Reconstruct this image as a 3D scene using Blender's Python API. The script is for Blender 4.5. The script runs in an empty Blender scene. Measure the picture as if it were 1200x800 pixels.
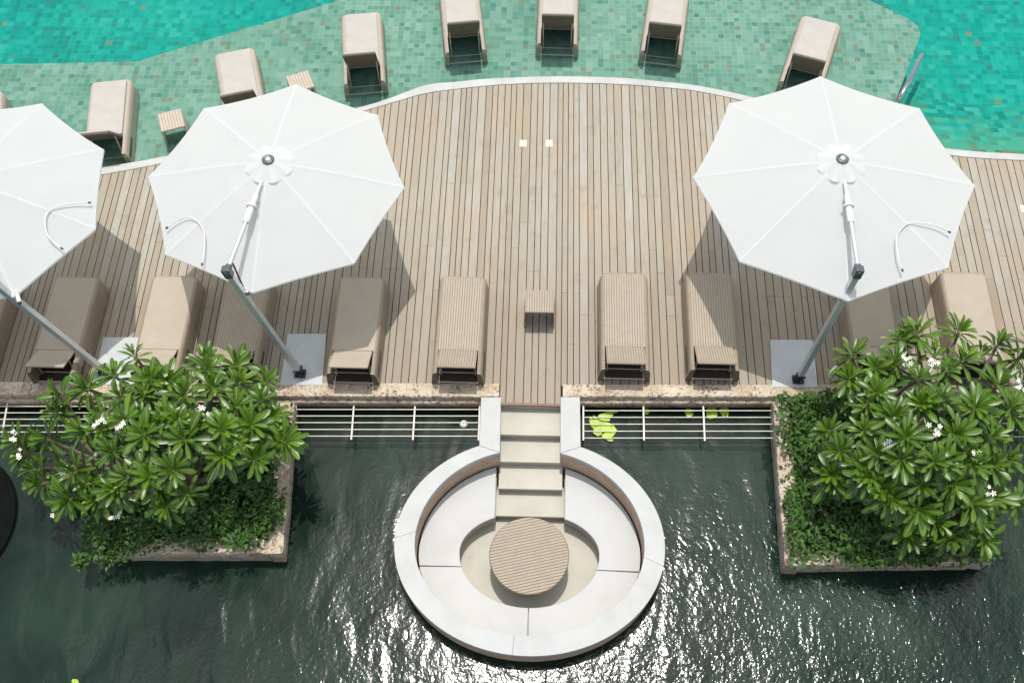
import bpy, bmesh, math, random
from mathutils import Vector, Matrix
random.seed(7)
R = math.radians
PI = math.pi
scn = bpy.context.scene
col = scn.collection

# ---------------------------------------------------------------- camera geometry
CAM_H = 14.5
NAD = Vector((20.0, 693.0)); FWD = Vector((75.0, -2250.0))
FPX = math.sqrt(-(NAD.x*FWD.x + NAD.y*FWD.y))
dn = Vector((NAD.x, NAD.y, FPX)).normalized()
yv = Vector((FWD.x, FWD.y, FPX)).normalized()
up = -dn
xv = yv.cross(up)
ROT = Matrix((xv, yv, up))            # camera (x right, y down, z ahead) -> world

def at(px, py, z=0.0):
    """survey point: the place on the level z seen at that spot of the 1200x800 photograph"""
    d = ROT @ Vector((px-600.0, py-400.0, FPX))
    t = (z-CAM_H)/d.z
    return Vector((d.x*t, d.y*t, z))

# ---------------------------------------------------------------- helpers
class MB:
    def __init__(self):
        self.v = []; self.f = []; self.mi = []; self.tone = []; self.uv = []; self.sm = []
    def add(self, verts, faces, mi=0, tone=0.5, uvs=None, smooth=False):
        o = len(self.v)
        self.v += [tuple(p) for p in verts]
        for f in faces:
            self.f.append([o+i for i in f]); self.mi.append(mi); self.tone.append(tone); self.sm.append(smooth)
            self.uv += [(uvs[i] if uvs else (0.0, 0.0)) for i in f]
    def box(self, lo, hi, M=None, mi=0, tone=0.5):
        x0, y0, z0 = lo; x1, y1, z1 = hi
        vs = [Vector(p) for p in ((x0,y0,z0),(x1,y0,z0),(x1,y1,z0),(x0,y1,z0),(x0,y0,z1),(x1,y0,z1),(x1,y1,z1),(x0,y1,z1))]
        if M: vs = [M @ p for p in vs]
        self.add(vs, [(3,2,1,0),(4,5,6,7),(0,1,5,4),(1,2,6,5),(2,3,7,6),(3,0,4,7)], mi, tone)
    def prism(self, poly, z0, z1, mi=0, tone=0.5, bottom=True):
        n = len(poly)
        vs = [(p[0],p[1],z0) for p in poly]+[(p[0],p[1],z1) for p in poly]
        fs = [tuple(range(n,2*n))]+[(i,(i+1)%n,n+(i+1)%n,n+i) for i in range(n)]
        if bottom: fs.append(tuple(range(n-1,-1,-1)))
        self.add(vs, fs, mi, tone)
    def strip(self, A, B, z0, z1, closed=False, mi=0, tone=0.5):
        """solid ring or band between two plan paths A (outer) and B (inner)"""
        n = len(A)
        vs = []
        for z in (z0, z1):
            vs += [(p[0],p[1],z) for p in A]; vs += [(p[0],p[1],z) for p in B]
        fs = []
        rng = range(n) if closed else range(n-1)
        for i in rng:
            j = (i+1) % n
            fs += [(2*n+i,2*n+j,3*n+j,3*n+i),(i,n+i,n+j,j),(i,j,2*n+j,2*n+i),(n+j,n+i,3*n+i,3*n+j)]
        if not closed:
            fs += [(0,2*n,3*n,n),(n-1,2*n-1,4*n-1,3*n-1)]
        self.add(vs, fs, mi, tone)
    def tube(self, pts, rad, seg=8, mi=0, tone=0.5, caps=True, square=False):
        pts = [Vector(p) for p in pts]; n = len(pts)
        rs = rad if isinstance(rad, (list, tuple)) else [rad]*n
        if square: seg = 4
        prev = None; vs = []
        for i, p in enumerate(pts):
            t = (pts[min(i+1,n-1)]-pts[max(i-1,0)])
            t = t.normalized() if t.length > 1e-9 else Vector((0,0,1))
            if prev is None:
                a = Vector((0,0,1)) if abs(t.z) < .9 else Vector((1,0,0))
                nrm = t.cross(a).normalized()
            else:
                nrm = (prev - t*prev.dot(t))
                nrm = nrm.normalized() if nrm.length > 1e-6 else t.orthogonal().normalized()
            prev = nrm; b = t.cross(nrm)
            for k in range(seg):
                an = 2*PI*(k+(.5 if square else 0))/seg
                vs.append(p + (nrm*math.cos(an)+b*math.sin(an))*rs[i]*(1.35 if square else 1))
        fs = []
        for i in range(n-1):
            for k in range(seg):
                k2 = (k+1) % seg
                fs.append((i*seg+k, i*seg+k2, (i+1)*seg+k2, (i+1)*seg+k))
        self.add(vs, fs, mi, tone, smooth=not square)
        if caps:
            self.add(vs[:seg], [tuple(range(seg-1,-1,-1))], mi, tone)
            self.add(vs[-seg:], [tuple(range(seg))], mi, tone)
    def lathe(self, prof, c=(0,0,0), seg=40, mi=0, tone=0.5, sx=1, sy=1, smooth=True):
        vs = []
        for r, z in prof:
            for k in range(seg):
                a = 2*PI*k/seg
                vs.append((c[0]+sx*r*math.cos(a), c[1]+sy*r*math.sin(a), c[2]+z))
        fs = []
        for i in range(len(prof)-1):
            for k in range(seg):
                k2 = (k+1) % seg
                fs.append((i*seg+k, i*seg+k2, (i+1)*seg+k2, (i+1)*seg+k))
        self.add(vs, fs, mi, tone, smooth=smooth)
    def build(self, name, mats, parent=None, bevel=0.0, loc=None, recalc=True, seg=2):
        me = bpy.data.meshes.new(name)
        vs = self.v
        if loc is not None: vs = [(p[0]-loc[0], p[1]-loc[1], p[2]-loc[2]) for p in vs]
        me.from_pydata(vs, [], self.f)
        if not isinstance(mats, (list, tuple)): mats = [mats]
        for m in mats: me.materials.append(m)
        me.polygons.foreach_set('material_index', self.mi)
        me.polygons.foreach_set('use_smooth', self.sm)
        at_ = me.attributes.new('tone', 'FLOAT', 'FACE'); at_.data.foreach_set('value', self.tone)
        if any(u != (0.0,0.0) for u in self.uv):
            ul = me.uv_layers.new(name='UVMap')
            fl = [c for u in self.uv for c in u]
            ul.data.foreach_set('uv', fl)
        if recalc or bevel > 0:
            bm = bmesh.new(); bm.from_mesh(me)
            if bevel > 0:
                bmesh.ops.remove_doubles(bm, verts=bm.verts, dist=1e-5)
                bmesh.ops.recalc_face_normals(bm, faces=bm.faces)
                es = [e for e in bm.edges if len(e.link_faces) == 2 and e.calc_face_angle(0) > R(35)]
                bmesh.ops.bevel(bm, geom=es, offset=bevel, segments=seg, affect='EDGES', profile=.5, clamp_overlap=True)
            else:
                bmesh.ops.recalc_face_normals(bm, faces=bm.faces)
            bm.to_mesh(me); bm.free()
        me.update()
        o = bpy.data.objects.new(name, me); col.objects.link(o)
        if loc is not None: o.location = loc
        if parent: o.parent = parent
        return o

def tag(o, label=None, cat=None, group=None, kind=None):
    if label: o['label'] = label
    if cat: o['category'] = cat
    if group: o['group'] = group
    if kind: o['kind'] = kind
    return o
def empty(name, loc=(0,0,0), rz=0.0):
    o = bpy.data.objects.new(name, None); col.objects.link(o)
    o.location = loc; o.rotation_euler = (0,0,rz); o.empty_display_size = .2
    return o
def copy_tree(o, parent=None):
    kids = [c for c in bpy.data.objects if c.parent == o]
    c = o.copy(); col.objects.link(c); c.parent = parent
    for k in kids: copy_tree(k, c)
    return c

# ---------------------------------------------------------------- materials
class NT:
    def __init__(self, name):
        self.m = bpy.data.materials.new(name); self.m.use_nodes = True
        self.t = self.m.node_tree; self.n = self.t.nodes; self.l = self.t.links
        self.b = self.n['Principled BSDF']; self.out = self.n['Material Output']
    def node(self, ty, **kw):
        n = self.n.new(ty)
        for k, v in kw.items():
            if k.startswith('i_'):
                key = k[2:]
                n.inputs[int(key) if key.isdigit() else key.replace('_',' ')].default_value = v
            else: setattr(n, k, v)
        return n
    def link(self, a, b): self.l.new(a, b)
    def math(self, op, a, b=None, c=None, clamp=False):
        n = self.n.new('ShaderNodeMath'); n.operation = op; n.use_clamp = clamp
        for i, x in enumerate((a, b, c)):
            if x is None: continue
            if isinstance(x, (int, float)): n.inputs[i].default_value = x
            else: self.link(x, n.inputs[i])
        return n.outputs[0]
    def mix(self, fac, a, b, bt='MIX'):
        n = self.n.new('ShaderNodeMix'); n.data_type = 'RGBA'; n.blend_type = bt
        for s, x in ((n.inputs[0], fac), (n.inputs[6], a), (n.inputs[7], b)):
            if isinstance(x, (int, float)): s.default_value = x
            elif isinstance(x, tuple): s.default_value = (*x, 1) if len(x) == 3 else x
            else: self.link(x, s)
        return n.outputs[2]
    def ramp(self, fac, stops, mode='LINEAR'):
        n = self.n.new('ShaderNodeValToRGB'); n.color_ramp.interpolation = mode
        el = n.color_ramp.elements
        while len(el) < len(stops): el.new(.5)
        for e, (p, c) in zip(el, stops):
            e.position = p
            e.color = (c, c, c, 1) if isinstance(c, (int, float)) else (*c, 1)
        self.link(fac, n.inputs[0]); return n.outputs[0]
    def pos(self, kind='obj'):
        if kind == 'world': return self.n.new('ShaderNodeNewGeometry').outputs['Position']
        return self.n.new('ShaderNodeTexCoord').outputs['Object']
    def scale(self, vec, s):
        n = self.n.new('ShaderNodeMapping'); n.inputs['Scale'].default_value = s
        self.link(vec, n.inputs[0]); return n.outputs[0]
    def noise(self, vec, sc, det=4.0, rough=.55, dist=0.0):
        n = self.node('ShaderNodeTexNoise'); n.inputs['Scale'].default_value = sc
        n.inputs['Detail'].default_value = det; n.inputs['Roughness'].default_value = rough
        n.inputs['Distortion'].default_value = dist
        self.link(vec, n.inputs['Vector']); return n.outputs['Fac']
    def sep(self, vec):
        n = self.n.new('ShaderNodeSeparateXYZ'); self.link(vec, n.inputs[0]); return n.outputs
    def bump(self, h, strength=.3, dist=.01, normal=None):
        n = self.n.new('ShaderNodeBump'); n.inputs['Strength'].default_value = strength
        n.inputs['Distance'].default_value = dist
        self.link(h, n.inputs['Height'])
        if normal: self.link(normal, n.inputs['Normal'])
        return n.outputs[0]
    def base(self, c):
        if isinstance(c, tuple): self.b.inputs['Base Color'].default_value = (*c, 1)
        else: self.link(c, self.b.inputs['Base Color'])
    def set(self, **kw):
        for k, v in kw.items():
            s = self.b.inputs[k.replace('_',' ')]
            if isinstance(v, (int, float)): s.default_value = v
            elif isinstance(v, tuple): s.default_value = v
            else: self.link(v, s)
        return self.m

def attr(n, name='tone'):
    a = n.n.new('ShaderNodeAttribute'); a.attribute_name = name; return a.outputs['Fac']

def plain(name, c, rough=.5, metal=0.0, var=.12, sc=6.0, bump=0.0, bsc=60.0):
    n = NT(name); p = n.pos()
    f = n.noise(p, sc, 5)
    dk = tuple(x*(1-var) for x in c); lt = tuple(min(1, x*(1+var)) for x in c)
    n.base(n.ramp(f, [(.3, dk), (.7, lt)]))
    n.set(Roughness=rough, Metallic=metal)
    if bump: n.set(Normal=n.bump(n.noise(p, bsc, 4), bump, .004))
    return n.m

def mat_deck():
    n = NT('weathered_timber'); p = n.pos('world'); tone = attr(n)
    c = n.ramp(tone, [(0,(.250,.212,.156)),(.3,(.300,.268,.206)),(.6,(.332,.310,.250)),(1,(.360,.350,.305))])
    grain = n.noise(n.scale(p, (60, 2.2, 1)), 1.0, 6, .65, .6)
    c = n.mix(n.ramp(grain, [(.35,.42),(.72,0.0)]), c, (.15,.105,.065))
    big = n.noise(n.scale(p, (1, .6, 1)), .9, 5, .6)
    c = n.mix(n.ramp(big, [(.47,0.0),(.68,.6)]), c, (.315,.238,.15))           # tannin and damp stains
    s = n.sep(p)
    wear = n.math('MULTIPLY', n.math('ADD', n.math('MULTIPLY', s[1], -.42), 4.45), n.math('ADD', n.noise(p, .6, 4), .35), clamp=True)
    c = n.mix(n.math('MULTIPLY', wear, .5, clamp=True), c, (.215,.17,.122))      # less bleached, oily boards under the loungers
    blotch = n.noise(n.scale(p, (1.2, .9, 1)), 3.2, 4, .6)
    c = n.mix(n.ramp(blotch, [(.55,0.0),(.72,.45)]), c, (.21,.15,.092))
    n.base(c)
    n.set(Roughness=.72, Normal=n.bump(grain, .25, .004)); return n.m

def mat_travertine(light=1.0):
    n = NT('rough_travertine'); p = n.pos('world')
    q = n.noise(p, 3.0, 6, .65)
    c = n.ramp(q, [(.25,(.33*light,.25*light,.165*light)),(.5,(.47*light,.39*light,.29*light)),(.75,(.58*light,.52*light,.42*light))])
    v = n.node('ShaderNodeTexVoronoi'); v.feature = 'F1'; v.inputs['Scale'].default_value = 19
    pn = n.node('ShaderNodeVectorMath'); pn.operation = 'ADD'
    nz = n.node('ShaderNodeTexNoise'); nz.inputs['Scale'].default_value = 11; nz.inputs['Detail'].default_value = 4
    n.link(p, nz.inputs['Vector'])
    sc = n.node('ShaderNodeVectorMath'); sc.operation = 'SCALE'; sc.inputs[3].default_value = .14
    n.link(nz.outputs['Color'], sc.inputs[0]); n.link(p, pn.inputs[0]); n.link(sc.outputs[0], pn.inputs[1])
    n.link(pn.outputs[0], v.inputs['Vector'])
    where = n.noise(p, 4.2, 4, .6)
    pit = n.math('MULTIPLY', n.ramp(v.outputs['Distance'], [(.22,1.0),(.46,0.0)]), n.ramp(where, [(.42,0.0),(.60,1.0)]))
    fine = n.noise(p, 42, 3, .7)
    pit2 = n.math('MULTIPLY', n.ramp(fine, [(.58,0.0),(.68,1.0)]), .55)
    pits = n.math('MAXIMUM', pit, pit2)
    c = n.mix(n.math('MULTIPLY', pits, .82), c, (.085,.05,.03))
    rust = n.noise(n.scale(p, (1,1,2)), 1.7, 5, .7)
    c = n.mix(n.ramp(rust, [(.52,0.0),(.75,.55)]), c, (.26,.14,.065))
    n.base(c)
    h = n.math('SUBTRACT', n.math('MULTIPLY', fine, .3), pits)
    n.set(Roughness=.85, Normal=n.bump(h, .9, .02)); return n.m

def mat_pale_stone(name, c0, c1, spots=.25):
    n = NT(name); p = n.pos('world')
    q = n.noise(p, 1.6, 6, .62)
    c = n.ramp(q, [(.3,c0),(.7,c1)])
    f = n.noise(p, 70, 3, .7)
    c = n.mix(n.ramp(f, [(.52,0.0),(.72,spots)]), c, tuple(x*.62 for x in c0))
    st = n.noise(p, .8, 6, .7, .5)
    c = n.mix(n.ramp(st, [(.52,0.0),(.72,.35)]), c, tuple(x*y for x, y in zip(c0, (.78,.72,.62))))
    n.base(c); n.set(Roughness=.7, Normal=n.bump(f, .12, .003)); return n.m

def mat_brown_wall():
    n = NT('brown_render'); p = n.pos('world')
    q = n.noise(p, 5, 6, .7); f = n.noise(p, 55, 4, .7)
    c = n.ramp(q, [(.3,(.36,.245,.16)),(.7,(.50,.375,.27))])
    c = n.mix(n.ramp(f, [(.5,0.0),(.75,.4)]), c, (.2,.12,.07))
    n.base(c); n.set(Roughness=.85, Normal=n.bump(f, .4, .006)); return n.m

def mat_tiles(name, size, cols, grout, gw=.05, brown=.03, gmix=1.0, fade=None):
    n = NT(name); p = n.pos('world')
    uv = n.scale(p, (1/size, 1/size, 1/size))
    fl = n.node('ShaderNodeVectorMath'); fl.operation = 'FLOOR'; n.link(uv, fl.inputs[0])
    s0 = n.sep(fl.outputs[0])
    cx = n.node('ShaderNodeCombineXYZ'); n.link(s0[0], cx.inputs[0]); n.link(s0[1], cx.inputs[1])
    wn = n.node('ShaderNodeTexWhiteNoise'); wn.noise_dimensions = '3D'; n.link(cx.outputs[0], wn.inputs['Vector'])
    big = n.noise(p, .55, 3, .6)
    sel = n.math('ADD', n.math('MULTIPLY', wn.outputs['Value'], .72), n.math('MULTIPLY', n.math('SUBTRACT', big, .36), 1.0), clamp=True)
    c = n.ramp(sel, cols)
    cx2 = n.node('ShaderNodeVectorMath'); cx2.operation = 'ADD'; cx2.inputs[1].default_value = (71.3, 19.7, 3.1)
    n.link(cx.outputs[0], cx2.inputs[0])
    wn2 = n.node('ShaderNodeTexWhiteNoise'); n.link(cx2.outputs[0], wn2.inputs['Vector'])
    c = n.mix(n.math('MULTIPLY', n.math('LESS_THAN', wn2.outputs['Value'], brown), .7), c, (.17,.15,.09))
    c = n.mix(n.math('MULTIPLY', n.math('GREATER_THAN', wn2.outputs['Value'], .93), .5), c, (.03,.13,.10))
    fr = n.node('ShaderNodeVectorMath'); fr.operation = 'FRACTION'; n.link(uv, fr.inputs[0])
    s = n.sep(fr.outputs[0])
    g = n.math('MAXIMUM', n.math('LESS_THAN', s[0], gw), n.math('LESS_THAN', s[1], gw))
    c = n.mix(n.math('MULTIPLY', g, n.math('MULTIPLY', n.ramp(n.noise(p, .35, 2), [(.35,.15),(.65,1.0)]), gmix)), c, grout)
    if fade:        # water's absorption put into the colour tile by tile: green above, turquoise below
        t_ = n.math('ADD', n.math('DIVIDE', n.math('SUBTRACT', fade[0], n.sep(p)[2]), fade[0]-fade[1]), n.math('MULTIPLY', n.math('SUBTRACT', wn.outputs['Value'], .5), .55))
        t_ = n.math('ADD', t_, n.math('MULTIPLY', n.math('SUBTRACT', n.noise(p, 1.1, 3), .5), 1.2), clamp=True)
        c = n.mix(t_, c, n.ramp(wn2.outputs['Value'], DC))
    n.base(c); n.set(Roughness=.5); n.b.inputs['Specular IOR Level'].default_value = .05; return n.m

def mat_pool_water():
    n = NT('pool_water'); p = n.pos('world')
    n.n.remove(n.b)
    w1 = n.noise(n.scale(p, (1,1.5,1)), 2.2, 4, .55, .6); w2 = n.noise(p, 7, 3, .5, .3)
    h = n.math('ADD', w1, n.math('MULTIPLY', w2, .3))
    nr = n.bump(h, .16, .03)
    tr = n.node('ShaderNodeBsdfTransparent'); tr.inputs[0].default_value = (.87,.978,.945,1)
    gl = n.node('ShaderNodeBsdfGlossy'); gl.inputs['Roughness'].default_value = .03
    n.link(nr, gl.inputs['Normal'])
    fr = n.node('ShaderNodeFresnel'); fr.inputs[0].default_value = 1.14
    mx = n.node('ShaderNodeMixShader'); n.link(fr.outputs[0], mx.inputs[0]); n.link(tr.outputs[0], mx.inputs[1]); n.link(gl.outputs[0], mx.inputs[2])
    n.link(mx.outputs[0], n.out.inputs['Surface']); return n.m

def mat_pond():
    n = NT('pond_water'); p = n.pos('world'); s = n.sep(p)
    # calmer towards the left, choppier in the middle and right
    chop = n.math('ADD', n.math('MULTIPLY', s[0], .10), .80)
    chop = n.math('MULTIPLY', chop, n.math('ADD', n.noise(p, .45, 3), .45))
    front = n.math('MULTIPLY', n.math('SUBTRACT', 6.5, s[1]), .28, clamp=True)
    chop = n.math('MULTIPLY', chop, n.math('ADD', n.math('MULTIPLY', front, .85), .15))
    chop = n.math('MINIMUM', n.math('MAXIMUM', chop, .10), 1.25)
    a = n.noise(n.scale(p, (1.9,.8,1)), 1.1, 1, .4, .8)
    b = n.noise(n.scale(p, (1.3,1.0,1)), 4.6, 2, .45, 1.2)
    c = n.noise(p, 15, 2, .5, .8)
    a2 = n.noise(n.scale(p, (2.6,1.0,1)), 1.0, 2, .5, 1.0)
    h = n.math('MULTIPLY', n.math('ADD', n.math('MULTIPLY', b, .17), n.math('MULTIPLY', c, .105)), chop)
    h = n.math('ADD', h, n.math('ADD', n.math('MULTIPLY', a, .30), n.math('MULTIPLY', a2, .03)))
    nr = n.bump(h, 1.0, .062)
    deep = n.noise(n.scale(p, (1,.7,1)), .5, 5, .6, .4)
    cc = n.ramp(deep, [(.3,(.002,.007,.0045)),(.52,(.007,.019,.0125)),(.75,(.020,.040,.026))])
    n.base(cc)
    n.set(Roughness=.13, IOR=1.29, Normal=nr)
    return n.m

def mat_weave(name, axis, period, c, dark, duty=.28, rough=.6, soft=False):
    n = NT(name); s = n.sep(n.pos())
    f = n.math('FRACT', n.math('ADD', n.math('DIVIDE', s[axis], period), 100.0))
    tri = n.math('ABSOLUTE', n.math('SUBTRACT', f, .5))        # .5 at the gap, 0 at the cord's crown
    g = n.ramp(tri, [(.5-duty*.62,0.0),(.5-duty*.22,1.0)])
    q = n.noise(n.pos(), 9, 4)
    base = n.mix(n.ramp(q, [(.3,0.0),(.7,1.0)]), tuple(x*.92 for x in c), tuple(x*1.07 for x in c))
    fine = n.noise(n.pos(), 140, 2)
    base = n.mix(n.ramp(fine, [(.45,0.0),(.75,.35)]), base, dark)
    n.base(n.mix(g, base, dark))
    n.set(Roughness=rough, Normal=n.bump(n.math('SUBTRACT', 1.0, g), .6, .006)); return n.m

def mat_canvas():
    n = NT('white_canvas'); p = n.pos()
    q = n.noise(p, 2.0, 4); wr = n.noise(n.scale(p, (1,1,1)), 5, 3, .5, .8); wv = n.noise(p, 220, 2)
    c = n.ramp(q, [(.3,(.645,.675,.678)),(.7,(.68,.705,.708))])
    n.base(c); n.set(Roughness=.85, Normal=n.bump(n.math('ADD', wr, n.math('MULTIPLY', wv, .06)), .22, .03))
    tl = n.node('ShaderNodeBsdfTranslucent'); tl.inputs[0].default_value = (.93,.93,.89,1)
    mx = n.node('ShaderNodeMixShader'); mx.inputs[0].default_value = .50
    n.link(n.b.outputs[0], mx.inputs[1]); n.link(tl.outputs[0], mx.inputs[2]); n.link(mx.outputs[0], n.out.inputs['Surface'])
    return n.m

def mat_leaf(name, lo, hi, rib, gloss=.34, trans=.16):
    n = NT(name); tone = attr(n)
    c = n.ramp(tone, [(0,lo),(1,hi)])
    uv = n.node('ShaderNodeUVMap').outputs[0]; s = n.sep(uv)
    d = n.math('ABSOLUTE', n.math('SUBTRACT', s[0], .5))
    c = n.mix(n.ramp(d, [(.03,.85),(.08,0.0)]), c, rib)
    ve = n.math('ABSOLUTE', n.math('SUBTRACT', n.math('FRACT', n.math('SUBTRACT', n.math('MULTIPLY', s[1], 11.0), n.math('MULTIPLY', d, 3.0))), .5))
    c = n.mix(n.ramp(ve, [(.02,.22),(.12,0.0)]), c, rib)
    n.base(c); n.set(Roughness=gloss, Normal=n.bump(n.ramp(ve, [(.0,0.0),(.3,1.0)]), .15, .004))
    tl = n.node('ShaderNodeBsdfTranslucent'); n.link(n.mix(.5, c, (.16,.30,.03)), tl.inputs[0])
    mx = n.node('ShaderNodeMixShader'); mx.inputs[0].default_value = trans
    n.link(n.b.outputs[0], mx.inputs[1]); n.link(tl.outputs[0], mx.inputs[2]); n.link(mx.outputs[0], n.out.inputs['Surface'])
    return n.m

M = {}
M['deck'] = mat_deck()
M['under'] = plain('dark_subframe', (.02,.016,.012), .9)
M['trav'] = mat_travertine()
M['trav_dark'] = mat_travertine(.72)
M['coping'] = mat_pale_stone('pale_granite', (.36,.368,.353), (.43,.435,.42))
M['edge'] = mat_pale_stone('pool_edge_stone', (.34,.34,.32), (.45,.45,.43))
M['plate'] = mat_pale_stone('concrete', (.36,.38,.38), (.47,.49,.49), .6)
M['cream'] = mat_pale_stone('cream_stone', (.355,.335,.275), (.43,.41,.345), .12)
M['cushion'] = mat_pale_stone('off_white_fabric', (.385,.388,.375), (.43,.432,.42), .08)
M['brown'] = mat_brown_wall()
M['nosing'] = plain('red_brown_timber', (.16,.085,.06), .6)
TC = [(0,(.092,.182,.144)),(.25,(.122,.216,.174)),(.45,(.143,.238,.192)),(.62,(.162,.254,.208)),(.8,(.186,.272,.226)),(1,(.228,.296,.25))]
M['tile'] = mat_tiles('green_mosaic', .108, TC, (.225,.315,.25), .085)
DC = [(0,(.0,.15,.125)),(.25,(.0,.195,.165)),(.5,(.0,.228,.192)),(.75,(.006,.258,.216)),(1,(.035,.29,.238))]  # turquoise tint of the deep water is put into these tile colours
M['deep'] = mat_tiles('turquoise_mosaic', .125, DC, (.03,.30,.245), .07, .006, .7)
M['pool'] = mat_pool_water()
M['pond'] = mat_pond()
TAN = (.308,.258,.192); TDK = (.165,.13,.09)
M['under_sling'] = plain('dark_sling_underside', (.10,.08,.055), .8)
M['wv_top'] = mat_weave('tan_weave_lengthwise', 0, .0385, TAN, TDK)
M['wv_side'] = mat_weave('tan_weave_crosswise', 1, .0385, (.335,.268,.19), (.10,.072,.046), .34)
M['tan'] = plain('tan_sling_fabric', (.315,.268,.205), .75, 0, .06, 3, .12, 180)
M['rat_pale'] = mat_weave('pale_weave', 1, .0385, (.385,.33,.255), (.28,.23,.17), .2)
M['cream_pad'] = plain('cream_cushion_fabric', (.37,.345,.31), .8, 0, .06, 4, .5, 9)
M['cream_pad2'] = plain('beige_sling', (.38,.34,.275), .8, 0, .05, 4, .1, 120)
M['tbl'] = mat_weave('table_slats', 1, .043, (.30,.245,.178), (.135,.105,.07), .30)
M['frame_dark'] = plain('dark_frame', (.045,.035,.028), .5)
M['frame_tan'] = plain('tan_frame', (.36,.30,.23), .5)
M['canvas'] = mat_canvas()
M['silver'] = plain('brushed_aluminium', (.58,.61,.60), .42, .6, .06)
M['white_metal'] = plain('white_painted_metal', (.60,.61,.60), .35, 0, .03)
M['grey_metal'] = plain('dark_grey_casting', (.12,.14,.14), .4, .6)
M['black'] = plain('black_plastic', (.012,.013,.014), .45)
M['strap'] = plain('dark_strap', (.06,.025,.025), .7)
M['rail'] = plain('pale_painted_rail', (.60,.53,.45), .45, 0, .12)
M['chrome'] = plain('polished_steel', (.40,.44,.43), .12, 1.0, .03)
M['leaf'] = mat_leaf('plumeria_leaf', (.008,.040,.003), (.090,.190,.008), (.19,.29,.03))
M['shrub'] = mat_leaf('shrub_leaf', (.006,.030,.003), (.060,.150,.010), (.06,.13,.02), .45, .12)
M['bark'] = plain('grey_brown_bark', (.17,.125,.09), .85, 0, .3, 12, .5, 30)
M['petal'] = plain('white_petal', (.80,.79,.74), .6, 0, .04)
M['petal_y'] = plain('yellow_flower_throat', (.75,.50,.06), .6)
M['soil'] = plain('dark_soil', (.022,.016,.01), .95, 0, .4)
M['lily'] = plain('yellow_green_pad', (.27,.40,.012), .5, 0, .4, 14, .5, 30)
M['ball'] = plain('white_plastic_ball', (.72,.72,.68), .35, 0, .05)
M['bowl'] = plain('black_stone', (.004,.005,.004), .95, 0, .3); M['bowl'].node_tree.nodes['Principled BSDF'].inputs['Specular IOR Level'].default_value = .1
M['light'] = plain('cream_light_cover', (.58,.53,.40), .4, 0, .05)
M['ground'] = plain('ground_soil', (.09,.08,.06), .9, 0, .3, .5)

def mat_stain():
    n = NT('rust_stained_cream_stone'); p = n.pos(); q = n.noise(n.pos('world'), 1.6, 6, .62)
    c = n.ramp(q, [(.3,(.355,.335,.275)),(.7,(.43,.41,.345))])
    s = n.sep(p); w = n.noise(n.pos('world'), 7, 5, .65)
    g = n.math('ADD', n.math('MULTIPLY', s[1], 5.0), n.math('MULTIPLY', w, 1.3))
    side = n.math('MULTIPLY', n.math('ADD', s[0], .5), -.35)
    c = n.mix(n.ramp(n.math('ADD', g, side), [(.70,0.0),(1.0,.8)]), c, (.42,.19,.05))
    n.base(c); n.set(Roughness=.7); return n.m
M['cream_stain'] = mat_stain()
# ---------------------------------------------------------------- setting: ground, pond, pool, deck
def interp(pts, x):
    if x <= pts[0][0]:
        a, b = pts[0], pts[1]
    elif x >= pts[-1][0]:
        a, b = pts[-2], pts[-1]
    else:
        for a, b in zip(pts, pts[1:]):
            if a[0] <= x <= b[0]: break
    return a[1]+(b[1]-a[1])*(x-a[0])/(b[0]-a[0])
def catmull(pts, n=8):
    P = [Vector(p) for p in pts]; P = [P[0]*2-P[1]]+P+[P[-1]*2-P[-2]]
    out = []
    for i in range(1, len(P)-2):
        p0, p1, p2, p3 = P[i-1:i+3]
        for k in range(n):
            t = k/n
            out.append(.5*((2*p1)+(p2-p0)*t+(2*p0-5*p1+4*p2-p3)*t*t+(3*p1-p0-3*p2+p3)*t**3))
    out.append(P[-2]); return out

g = MB(); g.add([(-160,-160,-2.2),(160,-160,-2.2),(160,160,-2.2),(-160,160,-2.2)], [(0,1,2,3)])
tag(g.build('ground', M['ground']), kind='structure')
WZ = -.40          # pond level
PWZ = -.05         # pool level
SHZ = -.30         # shallow ledge
DPZ = -1.25        # deep pool floor

outer = [at(*p) for p in ((-160,246),(0,219),(120,196.5),(195,183),(320,153),(440,121),(496,101),(534,96.4),(571,92.8),(609,91),(650,90),(690,90.4),(732.5,92),(770,95.6),(818,101),(880,114),(960,137),(1040,162),(1120,175.5),(1200,181),(1400,190))]
inner = [at(*p) for p in ((-160,256),(0,228),(120,205),(195,190.5),(320,160),(440,126.5),(496,110.5),(534,105),(571,101),(609,98.6),(650,97.6),(690,98),(732.5,99.6),(770,102.3),(818,107.6),(880,121),(960,145),(1040,170),(1120,183),(1200,188.5),(1400,198))]
oc = catmull(outer, 6); ic = catmull(inner, 6)
ic2 = [(p.x, p.y) for p in ic]; oc2 = [(p.x, p.y) for p in oc]
m = MB(); m.strip(oc, ic, -.45, .012); tag(m.build('pool_kerb', M['edge'], bevel=.008), kind='structure')

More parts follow.
